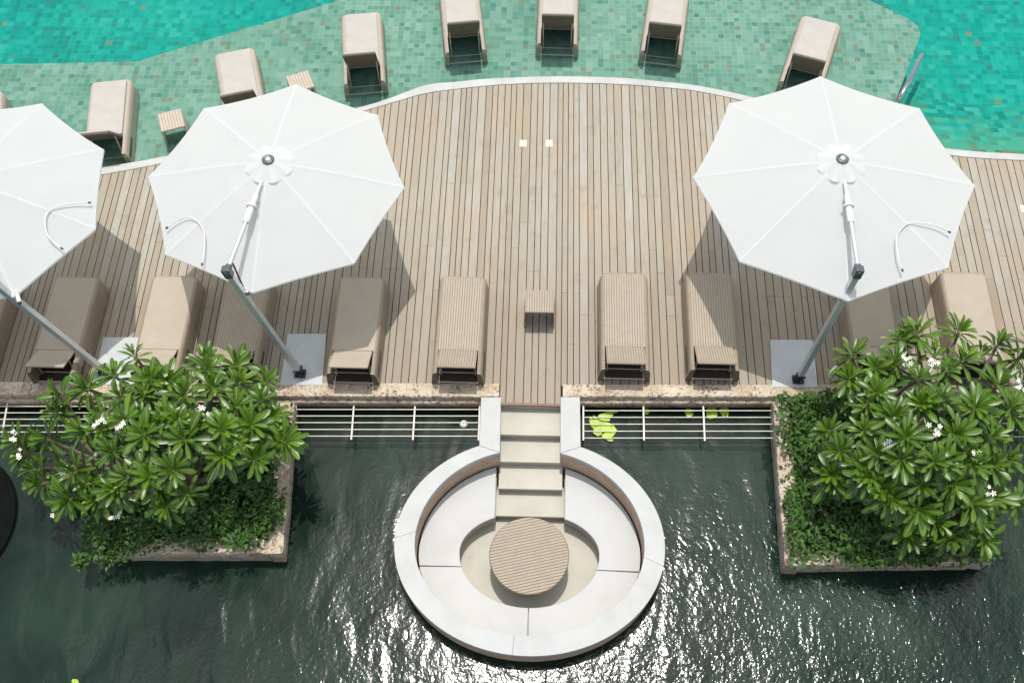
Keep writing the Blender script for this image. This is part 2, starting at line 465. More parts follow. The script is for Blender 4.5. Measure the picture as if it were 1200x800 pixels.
def edge_front(x):      # back edge of the travertine coping
    return interp([(at(0,448.5).x, at(0,448.5).y), (at(330,451.5).x, at(330,451.5).y), (at(585,450.5).x, at(585,450.5).y), (at(660,450.5).x, at(660,450.5).y), (at(920,453.5).x, at(920,453.5).y), (at(1200,452).x, at(1200,452).y)], x)
sL, sR = at(587,475).x, at(657,475).x
deck_nose = at(620,474.5).y
xwL, xwR = at(585,465.5).x+.003, at(659.5,465).x-.003
d = MB(); x = -11.5; rnd = random.Random(3)
joints = [7.55, 8.02, 8.55, 8.95, 9.35, 9.8, 10.3, 11.1]
side = 0
while x < 11.0:
    side ^= 1
    w = rnd.choice([.082,.088,.105,.112,.126,.13])
    gap = .0125
    x1 = x+w
    for bx in (xwL, sL, sR, xwR):
        if x+.02 < bx < x1+.03: x1 = bx-.003; break
    xm = (x+x1)/2
    y0 = edge_front(xm)-.02
    if xwL < xm < xwR: y0 = at(586,466.2).y+.004
    if sL < xm < sR: y0 = deck_nose+.03
    y1a, y1b = interp(ic2, x)-.006, interp(ic2, x1)-.006
    cuts = sorted(c+rnd.choice([0,0,.004,-.004]) for c in rnd.sample(joints, rnd.choice([1,1,2])))
    ys = [y0]+[c for c in cuts if y0+.3 < c < min(y1a,y1b)-.3]
    base_t = rnd.gauss(.52,.16)
    for k, a in enumerate(ys):
        last = k == len(ys)-1
        t = min(1, max(0, base_t+rnd.gauss(0,.12)))
        dz = rnd.uniform(-.0015,.0015)
        ea, eb = (y1a, y1b) if last else (ys[k+1]-.0035,)*2
        vs = [(x,a,-.03),(x1,a,-.03),(x1,eb,-.03),(x,ea,-.03),(x,a,dz),(x1,a,dz),(x1,eb,dz),(x,ea,dz)]
        d.add(vs, [(4,5,6,7),(0,1,5,4),(1,2,6,5),(2,3,7,6),(3,0,4,7)], 0, t)
    x = x1+gap
tag(d.build('deck', M['deck'], recalc=False), kind='structure')
sub = MB()
sub.prism([(-11.6, edge_front(-11.6)+.05)]+[(xwL+.01, edge_front(sL)+.05),(xwL+.01, at(586,466).y+.03),(sL+.01, at(586,466).y+.03),(sL+.01, deck_nose+.045),(sR-.01, deck_nose+.045),(sR-.01, at(586,466).y+.03),(xwR-.01, at(586,466).y+.03),(xwR-.01, edge_front(sR)+.05),(11.1, edge_front(11.1)+.05)]
          + [(px, py-.02) for px, py in reversed(ic2) if -11.6 < px < 11.1], -.6, -.045)
tag(sub.build('deck_base', M['under']), kind='structure')

# pool: ledge, deep floor, the step between them, water
D0 = SHZ
deepL = [at(*p, D0) for p in ((-300,79),(0,75.6),(159,72.2),(163,71.6),(240,48),(400,0),(560,-48))]
deepR = [at(*p, D0) for p in ((880,-60),(1017,0),(1064,22),(1076,31),(1078.5,41),(1066,75),(1050,117),(1034,150),(1026,172))]
far = 40.0
deck_edge = [(px, py) for px, py in oc2]
xr = at(1026,172,D0).x
ledge = [(p[0], p[1]+.0) for p in deck_edge if p[0] <= xr]                    # left -> right along the kerb
ledge += [(deepR[-1].x, deepR[-1].y-.15)]
ledge += [(p.x, p.y) for p in reversed(deepR)]
ledge += [(p.x, p.y) for p in reversed(deepL)]
lf = MB(); lf.prism(ledge, DPZ-.2, SHZ)
tag(lf.build('pool_ledge', M['tile']), kind='structure')
df = MB(); df.add([(-40,8,DPZ),(40,8,DPZ),(40,far,DPZ),(-40,far,DPZ)], [(0,1,2,3)])
tag(df.build('pool_floor', M['deep']), kind='structure')
# sloping green tiled bench inside the deep part, against the deck at the right
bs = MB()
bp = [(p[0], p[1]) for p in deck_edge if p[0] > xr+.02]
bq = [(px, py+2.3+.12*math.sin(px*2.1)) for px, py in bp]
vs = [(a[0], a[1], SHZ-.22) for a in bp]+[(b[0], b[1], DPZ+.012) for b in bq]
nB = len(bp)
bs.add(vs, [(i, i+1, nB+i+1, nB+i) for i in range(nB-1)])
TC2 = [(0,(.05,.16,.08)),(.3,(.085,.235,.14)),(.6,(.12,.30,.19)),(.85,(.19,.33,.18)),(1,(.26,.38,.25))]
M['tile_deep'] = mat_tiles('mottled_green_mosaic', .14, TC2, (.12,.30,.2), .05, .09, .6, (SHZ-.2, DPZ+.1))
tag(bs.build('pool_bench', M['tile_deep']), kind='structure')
pw = MB()
pv = [(p[0], p[1], PWZ) for p in deck_edge]
n0 = len(pv)
pv += [(p[0], far, PWZ) for p in deck_edge]
pw.add(pv, [(i, i+1, n0+i+1, n0+i) for i in range(n0-1)])
tag(pw.build('pool_water', M['pool']), kind='structure')

# ---------------------------------------------------------------- travertine retaining walls with coping and moulding
def rough_bar(mb, A, B, dep, z0, z1, step=.05, amp=.008, rnd=random.Random(5), tone=.5):
    """long stone bar from A to B (plan, front edge), dep = depth to the back, jittered front/top"""
    A = Vector((A[0],A[1],0)); B = Vector((B[0],B[1],0)); L = (B-A).length; n = max(2, int(L/step))
    t = (B-A).normalized(); nr = Vector((-t.y, t.x, 0))
    vs = []
    for i in range(n+1):
        p = A+(B-A)*(i/n); j = lambda: rnd.uniform(-amp, amp)
        f = p-nr*(j()*1.0); bk = p+nr*dep
        r = .012
        ring = [(f.x,f.y,z0), (f.x,f.y,z1-r+j()*.4), ((f+nr*r).x,(f+nr*r).y,z1+j()*.3), ((p+nr*dep*.5).x,(p+nr*dep*.5).y,z1+j()*.4), ((bk-nr*.004).x,(bk-nr*.004).y,z1), (bk.x,bk.y,z1-.004), (bk.x,bk.y,z0)]
        vs += ring
    m_ = 7; fs = []
    for i in range(n):
        for k in range(m_-1):
            fs.append((i*m_+k,(i+1)*m_+k,(i+1)*m_+k+1,i*m_+k+1))
        fs.append((i*m_+6,(i+1)*m_+6,(i+1)*m_,i*m_))
    fs += [tuple(range(6,-1,-1)), tuple(n*m_+k for k in range(7))]
    mb.add(vs, fs, 0, tone, smooth=False)

def wall(name, pA, pB, pA2, pB2, label):
    """pA,pB: front edge of coping (photo survey), pA2,pB2: back edge"""
    A, B, A2, B2 = at(*pA), at(*pB), at(*pA2), at(*pB2)
    dep = ((A2-A).length+(B2-B).length)/2
    e = empty(name, ((A+B)/2).to_tuple()); tag(e, label, 'wall', 'travertine walls along the pond')
    inv = -Vector(e.location)
    def put(nm, mb, mt):
        mb.v = [(p[0]+inv.x,p[1]+inv.y,p[2]+inv.z) for p in mb.v]; return mb.build(nm, mt, e)
    t = (B-A).normalized(); nr = Vector((-t.y,t.x,0))
    # coping stones laid end to end
    L = (B-A).length; k = max(1, round(L/1.35))
    for i in range(k):
        c = MB(); a = A+t*(L*i/k+.002); b = A+t*(L*(i+1)/k-.002)
        rough_bar(c, a, b, dep, -.085, .022); put('coping_stone', c, M['trav'])
    mo = MB(); rough_bar(mo, A-nr*.045, B-nr*.045, dep, -.19, -.10, .05, .007); put('moulding', mo, M['trav'])
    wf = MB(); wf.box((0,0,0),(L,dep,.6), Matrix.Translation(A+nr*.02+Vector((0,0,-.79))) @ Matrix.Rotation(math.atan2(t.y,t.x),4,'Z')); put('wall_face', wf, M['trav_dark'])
    return e
wall('stone_wall', (-170,463), (585,465.5), (-170,447), (585,451), 'long travertine wall and coping left of the stone stair, edging the pond')
wall('stone_wall', (659.5,465), (1400,466), (659.5,451), (1400,452.5), 'long travertine wall and coping right of the stone stair, edging the pond')

# ---------------------------------------------------------------- planters
def planter(outer_pts, widths, label, mids):
    """outer_pts: plan of outer edge, from the wall round to the wall"""
    P = [at(*p, -.02) for p in outer_pts]
    c = sum(P, Vector())/len(P); c.z = WZ
    e = empty('planter_box', c); tag(e, label, 'planter', 'travertine planters in the pond')
    def put(nm, mb, mt, par=e):
        mb.v = [(p[0]-c.x,p[1]-c.y,p[2]-c.z) for p in mb.v]; return mb.build(nm, mt, par)
    cen = sum(P, Vector())/len(P)
    for i in range(len(P)-1):
        A, B = P[i].copy(), P[i+1].copy()
        t = (B-A).normalized(); w = widths[i]
        # trim so that neighbouring bars butt
        if i in mids: A = A + t*(widths[i-1]+.004) if i > 0 else A; B = B - t*(widths[i+1]+.004) if i < len(P)-2 else B
        b = MB(); rough_bar(b, A, B, w, -.20, -.02, .05, .009); put('coping_stone', b, M['trav'])
        nr = Vector((-t.y,t.x,0))
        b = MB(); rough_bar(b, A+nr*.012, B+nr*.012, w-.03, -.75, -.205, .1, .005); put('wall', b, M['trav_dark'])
    inn = MB()
    inn.prism([(p.x+(cen.x-p.x)*.06, p.y+(cen.y-p.y)*.06) for p in P], -.3, -.10); put('soil', inn, M['soil'])
    return [Vector((p.x+(cen.x-p.x)*.10, p.y+(cen.y-p.y)*.10, 0)) for p in P]
plL = planter([(118,471),(128,648),(331,648),(345,471)], [.2,.22,.22], 'square travertine planter left of the sunken seat, holding the left frangipani', (1,))
plR = planter([(906,471),(920,662),(1160,658),(1148,471)], [.24,.2,.2], 'square travertine planter right of the sunken seat, overgrown with dark shrubs', (1,))

# ---------------------------------------------------------------- sunken seat with stair
PC = at(620.3, 636)                       # plan centre of the pit
def ell(ax, bt, bb, a, c=None):
    c = c or PC
    s = math.sin(a)
    return Vector((c.x+ax*math.cos(a), c.y+(bt if s > 0 else bb)*s, 0))
OUT = (abs(at(779.3,636).x-at(462.4,636).x)/2, at(620,516).y-PC.y+.03, PC.y-at(620,768.7).y)
INN = (abs(at(755.6,640).x-at(486,640).x)/2, (at(585.5,533).y-PC.y)/.935, PC.y-at(620,744.5).y)
SZ, FZ = -.46, -.80                       # seat top, floor
SC = at(620.3, 648, SZ)
SIN = (abs(at(702.3,648,SZ).x-at(538.4,648,SZ).x)/2, (at(582,607,SZ).y-SC.y)/.84, SC.y-at(620,711.8,SZ).y)
pit = empty('sunken_seat', (PC.x, PC.y, FZ)); tag(pit, 'round sunken seating pit with pale stone rim in the dark pond', 'seating pit')
def pput(nm, mb, mt, bevel=0.0):
    mb.v = [(p[0]-PC.x,p[1]-PC.y,p[2]-FZ) for p in mb.v]; return mb.build(nm, mt, pit, bevel)
aiL, aiR = at(587,465.8), at(657,465.5); aoL, aoR = at(563.8,465.8), at(679.6,465.5)
xiL, xiR = at(585.8,533).x, at(656.6,531).x
def ang_at(ax, x): return math.acos(max(-1,min(1,(x-PC.x)/ax)))
# outer/inner paths clockwise from the right arm round the front to the left arm
a0o, a1o = ang_at(OUT[0], at(680.3,520).x), ang_at(OUT[0], at(562,516).x)-2*PI
a0i, a1i = ang_at(INN[0], xiR), ang_at(INN[0], xiL)-2*PI
N = 96
opath = [ell(*OUT, a0o+(a1o-a0o)*k/N) for k in range(N+1)]
ipath = [ell(*INN, a0i+(a1i-a0i)*k/N) for k in range(N+1)]
seams = [0,24,50,76,96]
for s0, s1 in zip(seams, seams[1:]):
    b = MB()
    o_ = opath[s0:s1+1]; i_ = ipath[s0:s1+1]
    o_ = [p.copy() for p in o_]; i_ = [p.copy() for p in i_]
    if s0 > 0: o_[0] = o_[0].lerp(o_[1], .03); i_[0] = i_[0].lerp(i_[1], .03)
    b.strip(o_, i_, -.075, .018); pput('rim_stone', b, M['coping'], .003)
for (ao, ai, oo, ii) in ((aoR, aiR, opath[0], ipath[0]), (aoL, aiL, opath[-1], ipath[-1])):
    b = MB(); d_ = .004 if ao.y > oo.y else 0
    b.prism([(ao.x,ao.y),(ai.x,ai.y),(ii.x,ii.y+.004),(oo.x,oo.y+.004)], -.075, .018); pput('rim_stone', b, M['coping'], .006)
# walls: outer face and brown backrest are the two sides of one ring, butted under the rim
def shrink(path, c, d): return [p+(Vector((c.x-p.x, c.y-p.y, 0)).normalized()*d) for p in path]
b = MB(); b.strip(shrink(opath, PC, .02), shrink(ipath, PC, -.012), -1.1, -.077); pput('backrest_wall', b, M['brown'])
for (ao, ai, oo, ii, s) in ((aoR, aiR, opath[0], ipath[0], 1), (aoL, aiL, opath[-1], ipath[-1], -1)):
    b = MB(); b.prism([(ao.x-.015*s,ao.y),(ai.x+.006*s,ai.y),(ii.x+.006*s,ii.y+.008),(oo.x-.015*s,oo.y+.008)], -1.1, -.077); pput('stair_wall', b, M['cream'])
b = MB(); b.prism([(ell(INN[0]+.05, INN[1]+.05, INN[2]+.05, 2*PI*k/64).x, ell(INN[0]+.05, INN[1]+.05, INN[2]+.05, 2*PI*k/64).y) for k in range(64)], -1.0, FZ); pput('floor', b, M['cream'])
# the pond goes round the pit
hole = shrink(opath, PC, .10)
YB = 7.25
pp = [(-40,YB),(aoL.x+.05,YB),(aoL.x+.05,aoL.y)]+[(p.x,p.y) for p in reversed(hole)]+[(aoR.x-.05,aoR.y),(aoR.x-.05,YB),(40,YB),(40,-30),(-40,-30)]
pd = MB(); pd.add([(x_,y_,WZ) for x_,y_ in reversed(pp)], [tuple(range(len(pp)))])
tag(pd.build('pond_water', M['pond']), kind='structure')
# bench base
stepL, stepR = at(581,605,FZ+.1).x, at(661,605,FZ+.1).x
def bench(ax_o, c_o, ax_i, c_i, a0, a1, n=40):
    O = [ell(*ax_o, a0+(a1-a0)*k/n, c_o) for k in range(n+1)]; I = [ell(*ax_i, a0+(a1-a0)*k/n, c_i) for k in range(n+1)]
    return O, I
gR = math.acos((stepR+.0-SC.x)/SIN[0]); gL = math.acos((stepL-.0-SC.x)/SIN[0])
# the bench follows the pit: outer param angle chosen so that its ends are cut square beside the stair
def benchpath(t):          # t 0..1 from right end round the front to the left end
    ai = gR+(gL-2*PI-gR)*t
    a_s = ang_at(INN[0]-.02, stepR+.0); b_s = ang_at(INN[0]-.02, stepL-.0)-2*PI
    ao = a_s+(b_s-a_s)*t
    return ell(INN[0]-.014, INN[1]-.014, INN[2]-.014, ao), ell(*SIN, ai, SC)
pts = [benchpath(k/120) for k in range(121)]
b = MB(); b.strip([o for o, i in pts], [i+(o-i).normalized()*.03 for o, i in pts], FZ, SZ-.105); pput('bench_base', b, M['cream'])
# stair: four treads
noses = [509.8, 541.5, 573, 605]
tz = [-.16*(k+1) for k in range(4)]
ybacks = [deck_nose+.04]+[at(620, noses[k], tz[k]).y-.0 for k in range(3)]
st = empty('stone_stair', (at(620,540,-.4).x, at(620,540,-.4).y, FZ)); tag(st, 'cream stone stair of four treads from the deck into the round pit', 'stair')
for k in range(4):
    yn = at(620, noses[k], tz[k]).y; xa = at(585.5 if k < 2 else 584, noses[k], tz[k]).x; xb = at(657.5 if k < 2 else 659, noses[k], tz[k]).x
    if k == 3: xa, xb = at(580.5,605,tz[3]).x, at(661.5,605,tz[3]).x
    c0 = st.location
    b = MB(); b.box((xa-c0.x, yn-c0.y, tz[k]-.05-c0.z), (xb-c0.x, ybacks[k]+.03-c0.y, tz[k]-c0.z)); tr_ = b.build('tread', M['cream_stain'] if k == 2 else M['cream'], st, .006)
    if k == 2: tr_['label'] = 'tread with a rusty orange stain'
    b = MB(); b.box((xa+.004-c0.x, yn+.02-c0.y, -.98-c0.z), (xb-.004-c0.x, ybacks[k]+.015-c0.y, tz[k]-.052-c0.z)); b.build('riser', M['cream'], st)
b = MB(); b.box((sL, deck_nose-.01, -.032), (sR, deck_nose+.03, .004)); o = b.build('deck_nosing', M['nosing']); tag(o, kind='structure')
b = MB(); b.box((sL+.003, deck_nose+.012, -.9), (sR-.003, deck_nose+.035, -.034)); o = b.build('deck_riser', M['cream']); tag(o, kind='structure')
# cushions: four pads
labels = ['pale curved seat pad at the right of the pit, beside the stair', 'pale curved seat pad on the right half of the pit front',
          'pale curved seat pad on the left half of the pit front', 'pale curved seat pad at the left of the pit, beside the stair']
cuts = [0.0, .255, .5, .748, 1.0]
for q in range(4):
    t0, t1 = cuts[q]+.0011, cuts[q+1]-.0011; n = 34
    pp = [benchpath(t0+(t1-t0)*k/n) for k in range(n+1)]
    b = MB(); b.strip([o for o, i in pp], [i for o, i in pp], SZ-.10, SZ)
    mid = (pp[n//2][0]+pp[n//2][1])/2; mid.z = SZ-.10
    ob = b.build('seat_cushion', M['cushion'], None, .007, loc=mid, seg=3)
    for f in ob.data.polygons: f.use_smooth = f.area < .004
    tag(ob, labels[q], 'cushion', 'seat pads round the pit')
# round slatted table
TZ = -.30
tc = (at(573.5,650,TZ)+at(666.8,650,TZ))/2; tr = (at(666.8,650,TZ)-at(573.5,650,TZ)).length/2
tb = empty('round_table', (tc.x, tc.y, FZ), R(14)); tag(tb, 'round brown slatted table standing in the middle of the sunken seat', 'table')
b = MB(); b.lathe([(0,.0),(tr*.97,0),(tr,.012),(tr,.045),(tr*.985,.06),(0,.06)], (0,0,TZ-FZ-.06), 72, smooth=False); b.build('tabletop', M['tbl'], tb)
b = MB(); b.lathe([(tr*.80,0.0),(tr*.80,.02),(tr*.72,.25),(tr*.80,TZ-FZ-.062)], (0,0,0), 48); b.build('base', M['wv_side'], tb)
b = MB(); b.lathe([(tr*1.003,-.04),(tr*1.008,-.028),(tr*1.003,-.016)], (0,0,TZ-FZ), 72); b.build('rim_band', M['frame_tan'], tb)

# ---------------------------------------------------------------- railings over the water's edge
def railing(posts, rails, xa, xb, label, Z=-.20):
    P = [(at(a[0],a[1],Z), at(b_[0],b_[1],Z)) for a, b_ in posts]
    c = sum((p[0] for p in P), Vector())/len(P)
    e = empty('water_railing', c); tag(e, label, 'railing', 'pale bar railings lying over the pond edge')
    for a, b_ in P:
        m_ = MB(); dirv = (a-b_).normalized()
        m_.tube([a-c, b_-c], .012, square=True); m_.build('post', M['rail'], e)
        m_ = MB(); m_.tube([a+dirv*.03-c, a+dirv*.10-c+Vector((0,0,.0))], .02, 6); m_.build('bracket', M['rail'], e)
    for y, dx0, dx1 in rails:
        m_ = MB(); m_.tube([at(xa+dx0,y,Z+.014)-c, at(xb+dx1,y,Z+.014)-c], .0085, 6); m_.build('rail', M['rail'], e)
railing([((347.5,469),(343.6,513)),((415.2,469.5),(411.7,515)),((486.8,469.5),(483.8,515.5)),((562.4,468.5),(560.8,516))],
        [(472.5,0,0),(479.6,-.6,-.3),(487.2,-1.2,-.6),(495,-1.9,-.9),(503,-2.6,-1.2),(510.8,-3.3,-1.5)], 347.5, 562.4, 'low bar railing between the left planter and the stair')
railing([((683.6,470),(683.6,516)),((753.8,470),(754.7,516)),((823.8,470),(825.8,516.5)),((904.4,468.5),(908.2,516.5))],
        [(473.3,0,0),(481,0,.6),(488.8,0,1.2),(496.8,0,1.8),(505,0,2.5),(513,0,3.2)], 683.6, 904.8, 'low bar railing over lily pads, between the stair and the right planter')
railing([((-150,466),(-165,510)),((-70,467),(-81,511)),((10,467),(2,512)),((84,468),(78,512)),((134,468),(130,512))],
        [(470,0,0),(476,0,0),(483.5,0,0),(491,0,0),(498.5,0,0),(506,0,0)], -160, 132, 'low bar railing left of the left planter, partly behind leaves')
railing([((1152,469),(1157,514)),((1222,469),(1230,515)),((1300,469),(1310,515))],
        [(472,0,0),(480,0,0),(488,0,0),(496,0,0),(504,0,0),(511.5,0,0)], 1154, 1310, 'low bar railing right of the right planter, partly behind leaves')

# ---------------------------------------------------------------- loungers
LL, HW, HT, HIN = 1.74, .365, .38, .40
def upath(off, n=8, r=.10):
    hw = HW+off; L = LL+off; r = max(.02, r+off)
    pts = [(-hw, 0.0)]
    for k in range(1, 14): pts.append((-hw, (L-r)*k/14))
    for k in range(n+1):
        a = PI-PI/2*k/n; pts.append((-hw+r+r*math.cos(a), L-r+r*math.sin(a)))
    for k in range(1, 6): pts.append((-hw+r+(2*hw-2*r)*k/6, L))
    for k in range(n+1):
        a = PI/2-PI/2*k/n; pts.append((hw-r+r*math.cos(a), L-r+r*math.sin(a)))
    for k in range(13, 0, -1): pts.append((hw, (L-r)*k/14))
    pts.append((hw, 0.0)); return pts
def make_lounger(kind, flap_deg):
    """kind: 'woven', 'plain', 'pool'"""
    e = empty('sun_lounger')
    side_m = M['rat_pale'] if kind == 'pool' else M['wv_side']
    top_m = {'woven': M['wv_top'], 'plain': M['tan'], 'pool': M['cream_pad2']}[kind]
    b = MB()
    levels = [(.035,.03),(.028,.10),(.012,.27),(.004,.325),(-.006,.352),(-.024,.371),(-.048,.379)]
    rings = [[(x, y, z) for x, y in upath(o)] for o, z in levels]
    n = len(rings[0])
    for k in range(len(rings)-1):
        b.add(rings[k]+rings[k+1], [(i, i+1, n+i+1, n+i) for i in range(n-1)], smooth=True)
    b.build('side_shell', side_m, e)
    for s in (-1, 1):                                   # inner faces and tops of the two head-end rails
        b = MB()
        x0, x1 = s*(HW-.046), s*(HW-.062)
        b.add([(x0,0,.378),(x0,HIN,.378),(x1,HIN,.378),(x1,0,.378),(x1,0,.06),(x1,HIN,.06)], [(0,1,2,3),(3,2,5,4)])
        b.add([(s*(HW+.03),.001,.03),(s*(HW+.01),.001,.27),(s*(HW-.01),.001,.35),(x0,.001,.377),(x1,.001,.377),(x1,.001,.03)], [(0,1,2,3,4,5)])
        b.build('head_rail', side_m, e)
    # lying surface
    b = MB(); hw = HW-.048; y1 = LL-.048
    poly = [(x, y, .3795) for x, y in upath(-.047) if y > HIN+.02]
    poly = [(-hw,HIN,.3795)]+poly+[(hw,HIN,.3795)]
    b.add(poly, [tuple(range(len(poly)))])
    b.add([(-hw,HIN,.38),(hw,HIN,.38),(hw,HIN,.33),(-hw,HIN,.33)], [(0,1,2,3)])
    b.build('lying_surface', top_m, e)
    if kind == 'pool':
        b = MB(); b.box((-hw+.02,HIN+.01,.386),(hw-.02,y1-.03,.43)); o = b.build('cushion', M['cream_pad'], e, .018, seg=3)
    # raised headrest
    fl = .46 if kind != 'pool' else .74; a = R(flap_deg); hwf = HW-.075
    mt = Matrix.Translation((0,HIN-.01,.372)) @ Matrix.Rotation(-a, 4, 'X')
    b = MB(); b.box((-hwf,-fl,-.018),(hwf,0,.012), mt); b.build('headrest', M['tan'] if kind != 'pool' else M['under_sling'], e, .008)
    if kind == 'pool':
        b = MB(); b.box((-hwf+.015,-fl+.01,.014),(hwf-.015,-.02,.05), mt); b.build('head_cushion', M['cream_pad'], e, .015)
    elif kind == 'woven':
        b = MB(); b.box((-hwf+.006,-fl+.006,.0125),(hwf-.006,-.006,.016), mt); b.build('headrest_weave', M['wv_top'], e)
    # prop struts, cross bars, feet
    for s in (-1, 1):
        p0 = mt @ Vector((s*(hwf-.03), -fl*.45, -.02)); p1 = Vector((s*(hwf-.03), .13, .10))
        b = MB(); b.tube([p0, p1], .011, 6); b.build('prop', M['frame_tan'], e)
    b = MB(); b.tube([(-hw,.012,.075),(hw,.012,.075)], .013, 6); b.build('cross_bar', M['frame_tan'], e)
    b = MB(); b.tube([(-hw,.17,.09),(hw,.17,.09)], .010, 6); b.build('cross_bar', M['frame_tan'], e)
    if kind != 'pool':
        b = MB(); b.box((-hw,.04,.012),(hw,HIN+.5,.02)); b.build('shade_sheet', M['frame_dark'], e)  # dark sheet standing in for the shade seen through the head opening
    for s in (-1, 1):
        b = MB(); x_ = s*(HW+.0235); b.add([(x_+s*.0065,.05,.165),(x_+s*.0065,.50,.165),(x_,.50,.222),(x_,.05,.222)], [(0,1,2,3)])
        b.add([(x_-s*.03,.05,.165),(x_-s*.03,.50,.165),(x_-s*.03,.50,.222),(x_-s*.03,.05,.222)], [(0,1,2,3)])
        b.build('side_slot', M['frame_dark'], e)
        for yy in (.03, LL-.10):
            b = MB(); b.box((s*(HW-.015)-.03, yy, 0),(s*(HW-.015)+.03, yy+.05, .05)); b.build('foot', M['frame_dark'], e)
    return e
protos = {}
def lounger(kind, flap, org, ang, label, group):
    key = (kind, flap)
    o = copy_tree(protos[key]) if key in protos else make_lounger(kind, flap)
    protos.setdefault(key, o)
    o.location = org; o.rotation_euler = (0,0,R(ang-90))
    tag(o, label, 'sun lounger', group)
    return o
def from_far(px, py, ang, z):
    p = at(px, py, z+HT); dv = Vector((math.cos(R(ang)), math.sin(R(ang)), 0)); q = p-dv*(LL-.03); q.z = z; return q
def from_hinge(px, py, ang, z):
    p = at(px, py, z+HT); dv = Vector((math.cos(R(ang)), math.sin(R(ang)), 0)); q = p-dv*HIN; q.z = z; return q
DG = 'sun loungers in a row on the timber deck'
Z0 = .002
for kind, px, py, lab in (
    ('woven', -12, 323.5, 'woven tan sun lounger cut off by the left edge, below the leftmost parasol'),
    ('plain', 90, 324.5, 'plain tan sun lounger crossed by the leftmost parasol pole'),
    ('plain', 205, 323.5, 'tan sun lounger half in sun, just right of the small plate behind the left frangipani'),
    ('woven', 291, 325, 'striped tan sun lounger crossed by the pole of the second parasol from the left'),
    ('plain', 424.5, 324.8, 'plain tan sun lounger in shade, just right of the concrete plate beside the stair side'),
    ('woven', 543, 324.3, 'striped tan sun lounger in full sun, left of the small deck table'),
    ('woven', 731, 320.2, 'striped tan sun lounger in full sun, right of the small deck table'),
    ('woven', 831, 320.2, 'striped tan sun lounger partly shaded, just left of the right concrete plate'),
    ('plain', 1014, 320, 'plain tan sun lounger just right of the right concrete plate, partly behind leaves'),
    ('plain', 1129, 319.5, 'plain tan sun lounger in sun, rightmost in the deck row behind the right frangipani')):
    lounger(kind, 30, from_far(px, py, 89.6, Z0), 89.6, lab, DG)
PG = 'cushioned loungers standing in the shallow pool'
lounger('pool', 55, from_far(130, 95, 98, SHZ), 98, 'cream lounger in the pool left of the low pool table, its headrest tilted out', PG)
lounger('pool', 62, from_far(274, 60, 106, SHZ), 106, 'cream lounger in the pool just above the second parasol, right of a pool table', PG)
lounger('pool', 62, from_far(423, 16, 97.5, SHZ), 97.5, 'cream lounger in the pool between the second parasol and the one leaning left', PG)
lounger('pool', 62, from_hinge(543.5, 41, 97.5, SHZ), 97.5, 'cream pool lounger at the top edge leaning left, foot end cropped', PG)
lounger('pool', 62, from_hinge(653.5, 32.5, 89, SHZ), 89, 'cream pool lounger at the top edge straight above the two deck lights', PG)
lounger('pool', 62, from_hinge(777.5, 43, 82, SHZ), 82, 'cream pool lounger at the top edge leaning right, foot end cropped', PG)
lounger('pool', 62, from_far(963, 23.5, 71, SHZ), 71, 'cream lounger in the pool partly hidden by the right parasol, near the steel handrail', PG)
lounger('pool', 62, from_far(-22, 110, 104, SHZ), 104, 'cream lounger in the pool at the left edge, only its side showing', PG)

# small tables
def small_table(org, ang, label, group, pool, w=.46, l=.42, h=.45):
    e = empty('side_table', org, R(ang)); tag(e, label, 'side table', group)
    top = M['rat_pale'] if pool else M['wv_top']
    b = MB(); b.box((-w/2,-l/2,h-.035),(w/2,l/2,h)); b.build('table_top', M['cream_tbl'] if pool else M['wv_top'], e, .008)
    for sx in (-1, 1):
        b = MB(); b.add([(sx*(w/2-.004),-l/2+.01,h-.036),(sx*(w/2-.004),l/2-.01,h-.036),(sx*(w/2+.02),l/2,0),(sx*(w/2+.02),-l/2,0),
                         (sx*(w/2-.035),-l/2+.01,h-.036),(sx*(w/2-.035),l/2-.01,h-.036),(sx*(w/2-.012),l/2,0),(sx*(w/2-.012),-l/2,0)],
                        [(0,1,2,3),(7,6,5,4),(0,3,7,4),(1,5,6,2),(0,4,5,1),(3,2,6,7)])
        b.build('side_panel', M['wv_side'] if not pool else M['cream_tbl'], e)
    return e
M['cream_tbl'] = mat_weave('pale_table_weave', 0, .05, (.42,.36,.285), (.24,.19,.13), .3)
p = (at(615.5,354,.42)+at(649,354,.42))/2
small_table((p.x, p.y, Z0), 0, 'small square woven table on the deck between the two middle loungers', 'small woven tables', False, .44, .40)
p = at(201,142,SHZ+.42); small_table((p.x,p.y,SHZ), 20, 'small slatted table standing in the pool left of the second parasol', 'small woven tables', True, .42, .42)
p = at(352,97,SHZ+.42); small_table((p.x,p.y,SHZ), 24, 'small table in the pool peeping out behind the top of the second parasol', 'small woven tables', True, .42, .42)

